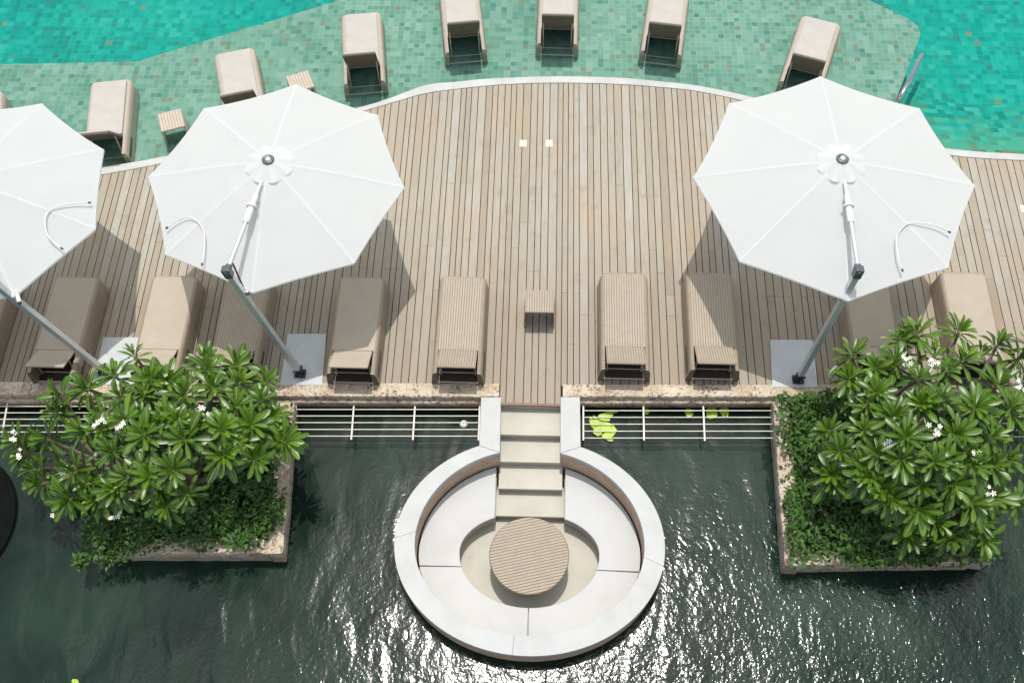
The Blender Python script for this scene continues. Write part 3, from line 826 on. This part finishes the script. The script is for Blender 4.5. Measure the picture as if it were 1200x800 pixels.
# ---------------------------------------------------------------- parasols
def parasol(vpx, hub_px, base_px, elbow_px, rod_px, hook, label, RZ=2.05, phase=None, radius=None, centre=None):
    if vpx:
        V = [at(*p, RZ) for p in vpx]; cen = sum(V, Vector())/len(V)
        rad = sum((v-cen).length for v in V)/len(V)
        ph = [math.atan2((v-cen).y, (v-cen).x) for v in V]
        k0 = sum(math.cos(8*a) for a in ph); k1 = sum(math.sin(8*a) for a in ph); ph0 = math.atan2(k1, k0)/8
    else:
        cen, rad, ph0 = centre, radius, phase
    base = at(*base_px, .03)
    e = empty('cantilever_parasol', base); tag(e, label, 'parasol', 'white cantilever parasols on the deck')
    O = Vector(base)
    def put(nm, mb, mt, par=None, bevel=0.0):
        mb.v = [tuple(Vector(p)-O) for p in mb.v]
        return mb.build(nm, mt, e if par is None else par, bevel)
    rise = .47
    apex = Vector((cen.x, cen.y, RZ+rise))
    rnd = random.Random(int(rad*1000)+len(label))
    # canopy: eight panels, slightly hollow between the ribs
    c = MB(); nr_, ns = 14, 8; top = {}
    def pt(k, j, i, lift=0.0):
        a0 = ph0+2*PI*k/8; a1 = ph0+2*PI*(k+1)/8
        t = .055+(1-.055)*j/nr_; s = i/ns
        p0 = Vector((math.cos(a0), math.sin(a0), 0)); p1 = Vector((math.cos(a1), math.sin(a1), 0))
        d_ = p0.lerp(p1, s)
        hollow = 4*s*(1-s)
        r = rad*t*(1-.018*hollow*t)
        z = rise*(1-t)+.030*math.sin(PI*t)-.045*hollow*t*(.4+.6*math.sin(PI*min(1,t*1.05)))
        z += .030*hollow*math.sin(t*36+k*1.7+s*2.5)*max(0, .60-t)*1.4          # gathers near the hub
        return Vector((cen.x+d_.x*r, cen.y+d_.y*r, RZ+z+lift))
    for k in range(8):
        vs = [pt(k, j, i) for j in range(nr_+1) for i in range(ns+1)]
        fs = [(j*(ns+1)+i, j*(ns+1)+i+1, (j+1)*(ns+1)+i+1, (j+1)*(ns+1)+i) for j in range(nr_) for i in range(ns)]
        c.add(vs, fs, smooth=True)
        rim = [pt(k, nr_, i) for i in range(ns+1)]; low = [p-Vector((0,0,.035)) for p in rim]
        c.add(rim+low, [(i, i+1, ns+2+i, ns+1+i) for i in range(ns)], smooth=False)
    put('canopy', c, M['canvas'])
    se = MB()
    for k in range(8):
        a = ph0+2*PI*k/8; tn = Vector((-math.sin(a), math.cos(a), 0))*.008
        vs = []
        for j in range(nr_+1):
            p = pt(k, j, 0, .0018); vs += [p-tn, p+tn]
        se.add(vs, [(2*j, 2*j+1, 2*j+3, 2*j+2) for j in range(nr_)])
    put('seam_tape', se, M['canvas'])
    # ribs
    for k in range(8):
        b = MB(); ps = [pt(k, j, 0, -.022) for j in range(0, nr_+1, 2)]
        b.tube(ps, .011, 6); put('rib', b, M['white_metal'])
    # scalloped vent flap
    v = MB(); n = 64; vs = []
    for j in range(5):
        t = j/4
        for i in range(n):
            a = ph0+PI/8+2*PI*i/n; sc = .5+.5*math.cos(8*(a-ph0-PI/8))
            r = .05+(.315+.04*sc-.05)*t
            z = RZ+rise+.05-.105*t+.014*t*sc-.016*t*(1-sc)
            vs.append((cen.x+r*math.cos(a), cen.y+r*math.sin(a), z))
    v.add(vs, [(j*n+i, j*n+(i+1)%n, (j+1)*n+(i+1)%n, (j+1)*n+i) for j in range(4) for i in range(n)], smooth=True)
    put('vent_flap', v, M['canvas'])
    f = MB(); f.lathe([(.085,-.01),(.088,.008),(.07,.022),(.055,.022),(.05,.008),(0,.008)], (cen.x,cen.y,RZ+rise+.05), 32)
    fo = put('hub_ring', f, M['grey_metal'])
    f = MB(); f.lathe([(.046,.0),(.04,.02),(.0,.026)], (cen.x,cen.y,RZ+rise+.06), 24); f.v = [tuple(Vector(p)-O) for p in f.v]; f.build('hub_cap', M['silver'], fo)
    f = MB(); f.tube([apex+Vector((0,0,-.02)), apex-Vector((0,0,.42))], .035, 10); put('hub', f, M['white_metal'])
    # pole, elbow, arm
    EZ = 2.46
    el = at(*elbow_px, EZ)
    hubtop = Vector((cen.x, cen.y, RZ+rise+.03))
    dirh = Vector((hubtop.x-el.x, hubtop.y-el.y, 0)).normalized()
    armend = hubtop-dirh*.34-Vector((0,0,.045))
    b = MB(); b.tube([Vector(base)+Vector((0,0,.05)), el], .047, square=True); put('pole', b, M['silver'], None, .012)
    b = MB(); b.box((-.085,-.07,-.02),(.085,.07,.03), Matrix.Translation(base)); b.box((-.05,-.045,.03),(.05,.045,.16), Matrix.Translation(base))
    b.tube([base+Vector((.02,-.1,.08)), base+Vector((.02,.1,.08))], .022, 8); b.tube([base+Vector((-.1,0,.08)), base+Vector((.1,0,.08))], .018, 8); put('base_bracket', b, M['black'], None, .008)
    b = MB(); pd_ = (el-base).normalized(); ad = (armend-el).normalized()
    b.tube([el-pd_*.10, el+pd_*.07], .058, square=True); b.tube([el-ad*.06, el+ad*.10], .05, 10); put('elbow_joint', b, M['grey_metal'], None, .01)
    La = (armend-el).length
    q = lambda t: el+ad*(La*t)
    b = MB(); b.tube([el, q(.55)], .032, 10); put('arm', b, M['silver'])
    b = MB(); b.tube([q(.53), q(.60), q(.70), q(.74)], [.046,.052,.046,.044], 12); b.tube([q(.70), q(.72)], .075, 12); put('arm_sleeve', b, M['white_metal'])
    b = MB(); b.tube([q(.74), q(.84), q(.85), q(1.0)], [.043,.040,.022,.020], 10); put('arm_rod', b, M['white_metal'])
    b = MB(); s1 = q(.12)-Vector((0,0,.02)); s2 = base.lerp(el, .80)+Vector((.03,.02,0)); b.tube([s1, s1.lerp(s2,.5)+Vector((0,0,-.04)), s2], .013, 6); put('strap', b, M['strap'])
    if rod_px:
        r0, r1 = at(*rod_px[0], RZ-.02), at(*rod_px[1], RZ-.05)
        b = MB(); b.tube([r0, r1], .03, 8); rr = put('rib_end', b, M['white_metal'])
        b = MB(); dd = (r1-r0).normalized(); b.tube([r1+dd*.004, r1+dd*.03], .026, 8); b.v = [tuple(Vector(p)-O) for p in b.v]; b.build('end_cap', M['black'], rr)
    # bowed cover rod above the canopy
    def surf(px, py):
        z = RZ
        for _ in range(4):
            p = at(px, py, z); r = min(1, Vector((p.x-cen.x, p.y-cen.y, 0)).length/rad)
            z = RZ+rise*(1-r)+.03*math.sin(PI*r)+.03
        return at(px, py, z)
    hp = catmull([surf(*p) for p in hook], 6)
    b = MB(); b.tube(hp, .0095, 8); hk = put('bowed_rod', b, M['white_metal'])
    for p, p2 in ((hp[0], hp[1]), (hp[-1], hp[-2])):
        b = MB(); dd = (p-p2).normalized(); b.tube([p+dd*.001, p+dd*.04], .014, 8); b.v = [tuple(Vector(w)-O) for w in b.v]; b.build('tip', M['black'], hk)
    return cen, rad
c1, r1 = parasol([(349,97),(446,131),(473,218),(413,313),(291,332),(190,306),(174,213),(243,128)], None, (352,438), (266,318), ((290.5,328),(290,343)),
        [(197,266),(206,259),(219,254),(231,259),(239,272),(239.5,290),(237,308)], 'white octagonal parasol left of the deck centre, second from the left')
parasol([(968,92),(1085,125),(1145,213),(1110,316),(985,337),(862,312),(810,213),(852,127)], None, (935,445), (1006,318), ((985.5,334),(985.5,349)),
        [(1057,315),(1052,300),(1051,277),(1064,262),(1085,262),(1102,266),(1111,271)], 'white octagonal parasol on the right, the largest and nearest the handrail')
# third one, partly outside the frame: fit a circle of the same size through its visible corners
Vv = [at(*p, 2.05) for p in ((51,128),(120,172),(116,270),(17,343))]
best = None
for i in range(60):
    for j in range(60):
        c_ = Vector((Vv[0].x-2.4+i*.06, Vv[0].y-3.4+j*.06, 2.05))
        er = sum(((v-c_).length-r1)**2 for v in Vv)
        if best is None or er < best[0]: best = (er, c_)
c3 = best[1]
a3 = [math.atan2(v.y-c3.y, v.x-c3.x) for v in Vv]
ph3 = math.atan2(sum(math.sin(8*a) for a in a3), sum(math.cos(8*a) for a in a3))/8
parasol(None, None, (122,435), (-16,324), ((19,340),(22.5,354)), [(71,290),(58,279),(53,265),(55,250),(70,241),(88,238),(103,237.5)], 'white octagonal parasol cut off by the left edge of the picture', 2.05, ph3, r1, c3)

# concrete plates under the parasols
for pts_, lab in (([(337,391),(382.5,391),(377.5,451),(328,451)], 'grey concrete base plate of the second parasol from the left, left of the stair'),
                  ([(902.5,398),(953,398),(958.5,453.5),(905,453.5)], 'grey concrete base plate of the right parasol, right of the stair'),
                  ([(121,395),(168,395),(158,450.5),(108,450.5)], 'grey concrete base plate of the leftmost parasol, behind frangipani leaves')):
    P = [at(*p, .03) for p in pts_]; c = sum(P, Vector())/4
    b = MB(); b.prism([(p.x,p.y) for p in reversed(P)], .003, .03)
    tag(b.build('base_plate', M['plate'], None, .004, loc=(c.x,c.y,.003)), lab, 'base plate', 'concrete base plates under the parasols')

# deck lights
for px, py, lab in ((613,168.5,'left one of two small cream square lights set in the deck centre'), (643.5,168.5,'right one of two small cream square lights set in the deck centre'), (1200,245,'small cream square light in the deck at the right edge')):
    c = at(px,py); e = empty('deck_light', (c.x,c.y,.003)); tag(e, lab, 'deck light', 'square lights set in the deck')
    b = MB(); b.box((-.06,-.075,0),(.06,.075,.006)); b.build('frame', M['light'], e, .002)
    b = MB(); b.box((-.045,-.06,.0065),(.045,.06,.010)); b.build('lens', M['light'], e, .001)

# steel handrail in the pool
hr = MB()
h = catmull([at(1085,66,-.7), at(1082,64,-.25), at(1077,70,.10), at(1066,94,.26), at(1055,114,.20), at(1049,126,-.10), at(1046,130,-.6)], 8)
c = h[len(h)//2]; hr.tube([p for p in h], .044, 12)
tag(hr.build('pool_handrail', M['chrome'], loc=(c.x,c.y,SHZ)), 'curved polished steel handrail in the pool beside the deep water', 'handrail')

# things in the pond
def pad(px, py, r, sx, sy, rot, rnd, z=WZ+.006):
    c = at(px, py, z); n = 26; P = []
    for k in range(n):
        a = 2*PI*k/n
        rr = .82*r*(1+.10*math.sin(3*a+rnd.random()*2)+rnd.uniform(-.05,.05))
        if k in (0,): rr *= .25
        q = Vector((rr*sx*math.cos(a), rr*sy*math.sin(a), 0)); q.rotate(Matrix.Rotation(rot,3,'Z')); P.append((c.x+q.x, c.y+q.y))
    return P, c
rnd = random.Random(11)
b = MB()
for i, (px,py,r,sx,sy,rot) in enumerate(((705,497,.15,1,1,.6),(697,494,.13,1,.8,2),(711,503,.15,1,1.2,4),(712,512,.09,.7,1.2,1),(713,486,.10,1,.7,.3),(719,482,.07,1.4,.5,.1),(700,505,.09,1,1,3),(708,489,.09,.8,1.3,1.2))):
    P, c_ = pad(px,py,r,sx,sy,rot,rnd, WZ+.006+.005*i); b.prism(P, WZ+.004+.005*i, WZ+.007+.005*i)
c = at(705,497,WZ)
tag(b.build('lily_pads', M['lily'], loc=c), 'clump of bright yellow green lily leaves under the right railing, next to the stair', 'water plant')
for px, py, r, sx, lab in ((757,481.5,.06,1.3,'small yellow green lily leaf behind the second post of the right railing'), (808,483.5,.085,1,'round yellow green lily leaf alone in the middle of the right railing'),
                       (834,482.5,.10,1.5,'broad yellow green lily leaf beside the third post of the right railing'), (849,482.5,.085,1.2,'yellow green lily leaf furthest right under the right railing'), (88,798,.06,.7,'tiny yellow green leaf floating at the bottom edge, left')):
    b = MB(); P, c_ = pad(px,py,r,sx,1,rnd.random()*6,rnd); b.prism(P, WZ+.004, WZ+.008)
    tag(b.build('lily_leaf', M['lily'], loc=c_), lab, 'water plant', 'single floating leaves')
b = MB(); c = at(543.5,497,WZ+.02); b.lathe([(0.0,-.065),(.03,-.057),(.055,-.034),(.065,0),(.055,.034),(.03,.057),(0,.065)], (0,0,0), 24)
b.lathe([(.0,.085),(.012,.085),(.014,.06)], (0,0,0), 10)
o = b.build('float_ball', M['ball']); o.location = c; tag(o, 'small white ball floating under the left railing near the stair', 'float')
e = empty('round_basin', at(-73,613,WZ)); tag(e, 'smooth black round stone basin in the pond, cut off by the left edge', 'basin')
rb = (at(18,613,WZ)-at(-73,613,WZ)).length
b = MB(); b.lathe([(rb*.8,-.5),(rb,-.02),(rb,.05),(rb*.985,.06),(rb*.95,.06),(rb*.94,.045)], (0,0,0), 80); b.build('rim', M['bowl'], e)
b = MB(); b.lathe([(rb*.94,.045),(0,.045)], (0,0,0), 80); b.build('basin_water', M['bowl'], e)

# ---------------------------------------------------------------- frangipani trees
def leaf(mb, base, axis, upv, L, W, bend, tone, fold=.35):
    axis = axis.normalized(); sidev = axis.cross(upv)
    sidev = sidev.normalized() if sidev.length > 1e-4 else axis.orthogonal().normalized()
    upn = sidev.cross(axis).normalized()
    prof = [(0,.10),(.18,.34),(.4,.72),(.62,.98),(.78,1.0),(.9,.78),(.97,.42),(1.0,.06)]
    p = Vector(base); d_ = axis.copy(); prev = 0; vs = []; uv = []
    for t, w in prof:
        st_ = (t-prev)*L; prev = t
        d_ = (d_ - upn*bend*st_/L*1.6).normalized()
        p = p + d_*st_
        un = sidev.cross(d_).normalized()
        hw = W*w/2
        vs += [p-sidev*hw+un*hw*fold, p.copy(), p+sidev*hw+un*hw*fold]; uv += [(0,t),(.5,t),(1,t)]
    n = len(prof); fs = []
    for i in range(n-1):
        a = i*3; fs += [(a,a+1,a+4,a+3),(a+1,a+2,a+5,a+4)]
    mb.add(vs, fs, 0, tone, uv, smooth=True)

def rosette(mb, p, axis, size, rnd, count=None):
    axis = axis.normalized(); e1 = axis.orthogonal().normalized(); e2 = axis.cross(e1)
    n = count or rnd.randint(20, 28); g0 = rnd.random()*6.28
    base_t = rnd.uniform(.12,.5)
    for k in range(n):
        f = k/(n-1)                              # 0 = outermost, 1 = innermost
        an = g0+k*2.39996+rnd.uniform(-.15,.15)
        el = R(2+80*f**1.0+rnd.uniform(-16,14))
        rad = e1*math.cos(an)+e2*math.sin(an)
        d_ = rad*math.cos(el)+axis*math.sin(el)
        L = size*(.98-.42*f)*rnd.uniform(.72,1.1); W = L*rnd.uniform(.20,.28)
        b_ = p+axis*(-.10+.12*f)+rad*.012
        leaf(mb, b_, d_, axis, L, W, rnd.uniform(.25,.75)*(1-.4*f), min(1, max(0, base_t+.38*f+rnd.gauss(0,.12))))

def flower(mb, p, axis, r, rnd):
    axis = axis.normalized(); e1 = axis.orthogonal().normalized(); e2 = axis.cross(e1); g0 = rnd.random()*6
    for k in range(5):
        an = g0+2*PI*k/5; d_ = e1*math.cos(an)+e2*math.sin(an); s_ = e1*-math.sin(an)+e2*math.cos(an)
        vs = [p, p+d_*r*.35+s_*r*.22+axis*r*.18, p+d_*r*.8+s_*r*.30+axis*r*.30, p+d_*r*1.0+axis*r*.26, p+d_*r*.85-s_*r*.18+axis*r*.22, p+d_*r*.4-s_*r*.16+axis*r*.14]
        mb.add(vs, [(0,1,2,3,4,5)], 0, .5)
    vs = [p+axis*.006+(e1*math.cos(2*PI*k/6)+e2*math.sin(2*PI*k/6))*r*.22+axis*r*.1 for k in range(6)]
    mb.add(vs, [tuple(range(6))], 1, .5)

def tree(name, base, ros, flowers, zc, label, seed, cx, cy, sx, sy, size=.41, zlo=.55, zhi=1.75):
    rnd = random.Random(seed)
    e = empty(name, base); tag(e, label, 'tree', 'frangipani trees in the planters')
    O = Vector(base)
    P = []
    for (px, py) in ros:
        r2 = ((px-cx)/sx)**2+((py-cy)/sy)**2
        z = zlo+(zhi-zlo)*max(0, 1-r2*.85)+rnd.uniform(-.12,.12)
        if py < cy-40: z = max(z, .95+rnd.uniform(0,.2))
        P.append(at(px, py, z))
    crown_c = sum(P, Vector())/len(P)
    # wood: k main limbs, each tip linked to the nearest limb end
    lead = [P[0]]
    while len(lead) < 8:
        far_ = max(P, key=lambda p: min((p-q).length for q in lead)); lead.append(far_)
    w = MB()
    fork = O+Vector((0,0,.35))
    w.tube([O-Vector((0,0,.1)), O+Vector((.02,.01,.15)), fork], [.085,.075,.065], 10)
    nodes = []
    for q in lead:
        mid = fork.lerp(q, .52)+Vector((rnd.uniform(-.06,.06), rnd.uniform(-.06,.06), -.12))
        nodes.append(mid)
        w.tube(catmull([fork-Vector((0,0,.05)), fork.lerp(mid,.5)+Vector((0,0,-.06)), mid], 4), [.05-.0022*i for i in range(9)], 8)
    for p in P:
        mnode = min(nodes, key=lambda q: (q-p).length)
        k = mnode.lerp(p, .55)+Vector((rnd.uniform(-.05,.05), rnd.uniform(-.05,.05), -.06))
        w.tube(catmull([mnode, k, p-Vector((0,0,.05))], 4), [.032-.0014*i for i in range(9)], 7)
    w.v = [tuple(Vector(v)-O) for v in w.v]; w.build('trunk', M['bark'], e)
    cr = MB()
    for p in P:
        out = Vector((p.x-crown_c.x, p.y-crown_c.y, 0))
        ax = Vector((0,-.12,1))+out*.38+Vector((rnd.uniform(-.35,.35), rnd.uniform(-.4,.3), 0))
        rosette(cr, p, ax, size*rnd.uniform(.75,1.15), rnd)
    # fill: smaller, lower rosettes in the crown's interior
    for _ in range(int(len(P)*.4)):
        a, b_ = rnd.sample(P, 2)
        if (a-b_).length > 1.0: continue
        p = a.lerp(b_, rnd.uniform(.3,.7))-Vector((0,0,rnd.uniform(.15,.5)))
        out = Vector((p.x-crown_c.x, p.y-crown_c.y, 0))
        rosette(cr, p, Vector((0,0,1))+out*.5, size*rnd.uniform(.75,1.0), rnd, rnd.randint(11,16))
    cr.v = [tuple(Vector(v)-O) for v in cr.v]; cr.build('crown', M['leaf'], e, recalc=False)
    for (px, py, nfl) in flowers:
        r2 = ((px-cx)/sx)**2+((py-cy)/sy)**2
        z = zlo+(zhi-zlo)*max(0, 1-r2*.85)+.16
        if py < cy-40: z = max(z, 1.2)
        p = at(px, py, z); fl = MB()
        for k in range(nfl):
            q = p+Vector((rnd.uniform(-.07,.07), rnd.uniform(-.07,.07), rnd.uniform(-.03,.05)))
            flower(fl, q, Vector((rnd.uniform(-.6,.6), rnd.uniform(-.8,.3), 1)), rnd.uniform(.030,.042), rnd)
            fl.tube([q-Vector((0,0,.002)), q.lerp(p-Vector((0,0,.16)), .9)], .004, 5, 2)
        fl.v = [tuple(Vector(v)-O) for v in fl.v]; fl.build('flower_cluster', [M['petal'], M['petal_y'], M['leaf']], e, recalc=False)
zl = lambda x, y: (x/2.963, 390+y/2.963)
zr = lambda x, y: (900+x/2.667, 380+y/2.667)
RL = [zl(*p) for p in ((465,75),(205,215),(300,190),(395,145),(420,220),(500,215),(575,285),(580,170),(640,215),(670,330),(720,130),(715,92),(820,110),(830,170),(925,165),(820,255),(905,230),(930,400),(885,440),(775,425),(870,320),(945,290),(640,370),(560,330),(490,290),(430,300),(390,410),(500,355),(515,400),(600,475),(575,600),(520,495),(440,500),(140,520),(255,480),(85,415),(60,375),(240,575),(335,580),(400,545),(650,560),(290,345),(190,275),(160,365),(345,330),(990,375),(820,380),(930,350),(560,540),(620,300),(740,190),(520,170),(110,470),(300,520),(770,330))]
RR = [zr(*p) for p in ((265,95),(420,45),(395,125),(465,25),(600,20),(720,60),(560,140),(545,225),(610,110),(720,190),(790,100),(390,290),(590,345),(700,350),(650,260),(760,260),(790,330),(225,395),(320,475),(385,545),(470,580),(525,615),(640,560),(665,620),(675,670),(785,560),(335,135),(470,170),(480,250),(255,170),(700,440),(560,430),(580,500),(800,190),(745,420),(830,60),(850,300),(860,200),(620,400),(300,330),(340,405),(290,440),(190,330),(420,420),(355,510),(440,650),(570,665),(600,645),(200,470),(310,255),(430,350),(520,430),(480,500),(640,440),(700,540),(340,210))]
FL = [(*zl(345,320),6),(*zl(430,325),4),(*zl(55,360),6),(*zl(65,420),6),(*zl(213,478),7),(*zl(405,640),5),(*zl(710,275),5),(*zl(195,630),3)]
FR = [(*zr(437,112),6),(*zr(515,130),9),(*zr(520,330),7),(*zr(375,380),3),(*zr(788,190),8),(*zr(690,520),3),(*zr(640,388),3)]
bl = at(232,575,-.1); br = at(1050,575,-.1)
tree('frangipani_tree', bl, RL, FL, 1.3, 'frangipani tree with broad glossy leaves in the left planter', 21, 190, 505, 175, 120)
tree('frangipani_tree', br, RR, FR, 1.3, 'frangipani tree in the right planter, reaching over the rightmost deck loungers', 22, 1085, 490, 150, 140)

# ground cover in the planters
def cover(poly_px, n, label, seed, clumps):
    rnd = random.Random(seed); mb = MB()
    quad = [at(*p, .05) for p in poly_px]
    c = sum(quad, Vector())/4
    cl = [(rnd.random(), rnd.random(), rnd.uniform(.08,.2), rnd.uniform(.0,.22)) for _ in range(clumps)]
    for _ in range(n):
        if rnd.random() < .75:
            q = rnd.choice(cl); u = q[0]+rnd.gauss(0,q[2]*.5); v = q[1]+rnd.gauss(0,q[2]*.5); hz = q[3]
        else: u, v, hz = rnd.random(), rnd.random(), 0
        u = min(1.06, max(-.07, u)); v = min(1.06, max(-.02, v))
        p = quad[0].lerp(quad[1], u).lerp(quad[3].lerp(quad[2], u), v)
        p.z = -.06+rnd.random()**.7*.20+hz*1.3*rnd.random()
        an = rnd.random()*6.28; el = rnd.uniform(-.2,1.0)
        d_ = Vector((math.cos(an)*math.cos(el), math.sin(an)*math.cos(el), math.sin(el)))
        L = rnd.uniform(.055,.115); w = L*rnd.uniform(.42,.6)
        s_ = d_.cross(Vector((0,0,1))).normalized(); un = s_.cross(d_)
        vs = [p, p+d_*L*.45-s_*w*.5+un*.01, p+d_*L*.5, p+d_*L*.45+s_*w*.5+un*.01, p+d_*L-un*.012]
        mb.add(vs, [(0,2,1),(0,3,2),(1,2,4),(2,3,4)], 0, min(1,max(0,rnd.gauss(.45,.25))), [(.5,0),(.1,.5),(.5,.5),(.9,.5),(.5,1)], smooth=False)
    o = mb.build('ground_cover', M['shrub'], None, recalc=False, loc=c)
    tag(o, label, 'shrubs', None, 'stuff')
cover([(132,478),(330,478),(318,632),(136,640)], 11000, 'dark low shrubs under the left frangipani', 31, 60)
cover([(96,600),(140,590),(150,655),(92,662)], 900, 'small ferny shrub spilling over the near left corner of the left planter', 33, 8)
cover([(926,472),(1146,475),(1150,648),(940,652)], 16000, 'dense dark shrubs filling the right planter', 32, 90)

# ---------------------------------------------------------------- camera, light, world
cam = bpy.data.cameras.new('camera'); co = bpy.data.objects.new('camera', cam); col.objects.link(co)
cx_, cy_, cz_ = ROT @ Vector((1,0,0)), ROT @ Vector((0,-1,0)), ROT @ Vector((0,0,-1))
co.matrix_world = Matrix(((cx_.x,cy_.x,cz_.x,0),(cx_.y,cy_.y,cz_.y,0),(cx_.z,cy_.z,cz_.z,CAM_H),(0,0,0,1)))
cam.sensor_fit = 'HORIZONTAL'; cam.sensor_width = 36; cam.lens = 36*FPX/1200; cam.clip_end = 500; cam.clip_start = .1
scn.camera = co

sd = Vector((math.tan(R(-.3)), math.tan(R(14.0)), 1)).normalized()
sun = bpy.data.lights.new('sun', 'SUN'); sun.energy = 3.45; sun.angle = R(.53); sun.color = (1.0,.965,.90)
so = bpy.data.objects.new('sun', sun); col.objects.link(so); so.rotation_euler = sd.to_track_quat('Z','Y').to_euler(); so.location = (0,0,20)

w = bpy.data.worlds.new('World'); scn.world = w; w.use_nodes = True
nt = w.node_tree; bg = nt.nodes['Background']
sky = nt.nodes.new('ShaderNodeTexSky'); sky.sky_type = 'NISHITA'; sky.sun_disc = False
sky.sun_elevation = math.asin(sd.z); sky.sun_rotation = math.atan2(sd.x, sd.y); sky.dust_density = 2.0
tcn = nt.nodes.new('ShaderNodeTexCoord')
nz = nt.nodes.new('ShaderNodeTexNoise'); nz.inputs['Scale'].default_value = 7.0; nz.inputs['Detail'].default_value = 6; nz.inputs['Roughness'].default_value = .6
nt.links.new(tcn.outputs['Generated'], nz.inputs['Vector'])
rp = nt.nodes.new('ShaderNodeValToRGB'); rp.color_ramp.elements[0].position = .46; rp.color_ramp.elements[1].position = .58
nt.links.new(nz.outputs['Fac'], rp.inputs[0])
mx = nt.nodes.new('ShaderNodeMix'); mx.data_type = 'RGBA'; mx.inputs[7].default_value = (9.5,9.5,9.6,1)
dt = nt.nodes.new('ShaderNodeVectorMath'); dt.operation = 'DOT_PRODUCT'; dt.inputs[1].default_value = sd
nt.links.new(tcn.outputs['Generated'], dt.inputs[0])
mr = nt.nodes.new('ShaderNodeMapRange'); mr.interpolation_type = 'SMOOTHSTEP'
mr.inputs['From Min'].default_value = .80; mr.inputs['From Max'].default_value = 1.0; mr.inputs['To Min'].default_value = 7.0; mr.inputs['To Max'].default_value = 24.0
nt.links.new(dt.outputs['Value'], mr.inputs['Value'])
cc3 = nt.nodes.new('ShaderNodeCombineXYZ')
for i_ in range(3): nt.links.new(mr.outputs[0], cc3.inputs[i_])
nt.links.new(cc3.outputs[0], mx.inputs[7])
nt.links.new(rp.outputs[0], mx.inputs[0]); nt.links.new(sky.outputs[0], mx.inputs[6])
nt.links.new(mx.outputs[2], bg.inputs['Color']); bg.inputs['Strength'].default_value = .15

scn.view_settings.view_transform = 'Standard'; scn.view_settings.look = 'None'; scn.view_settings.gamma = 1; scn.view_settings.exposure = .08
scn.render.engine = 'CYCLES'
scn.cycles.max_bounces = 8; scn.cycles.transparent_max_bounces = 12
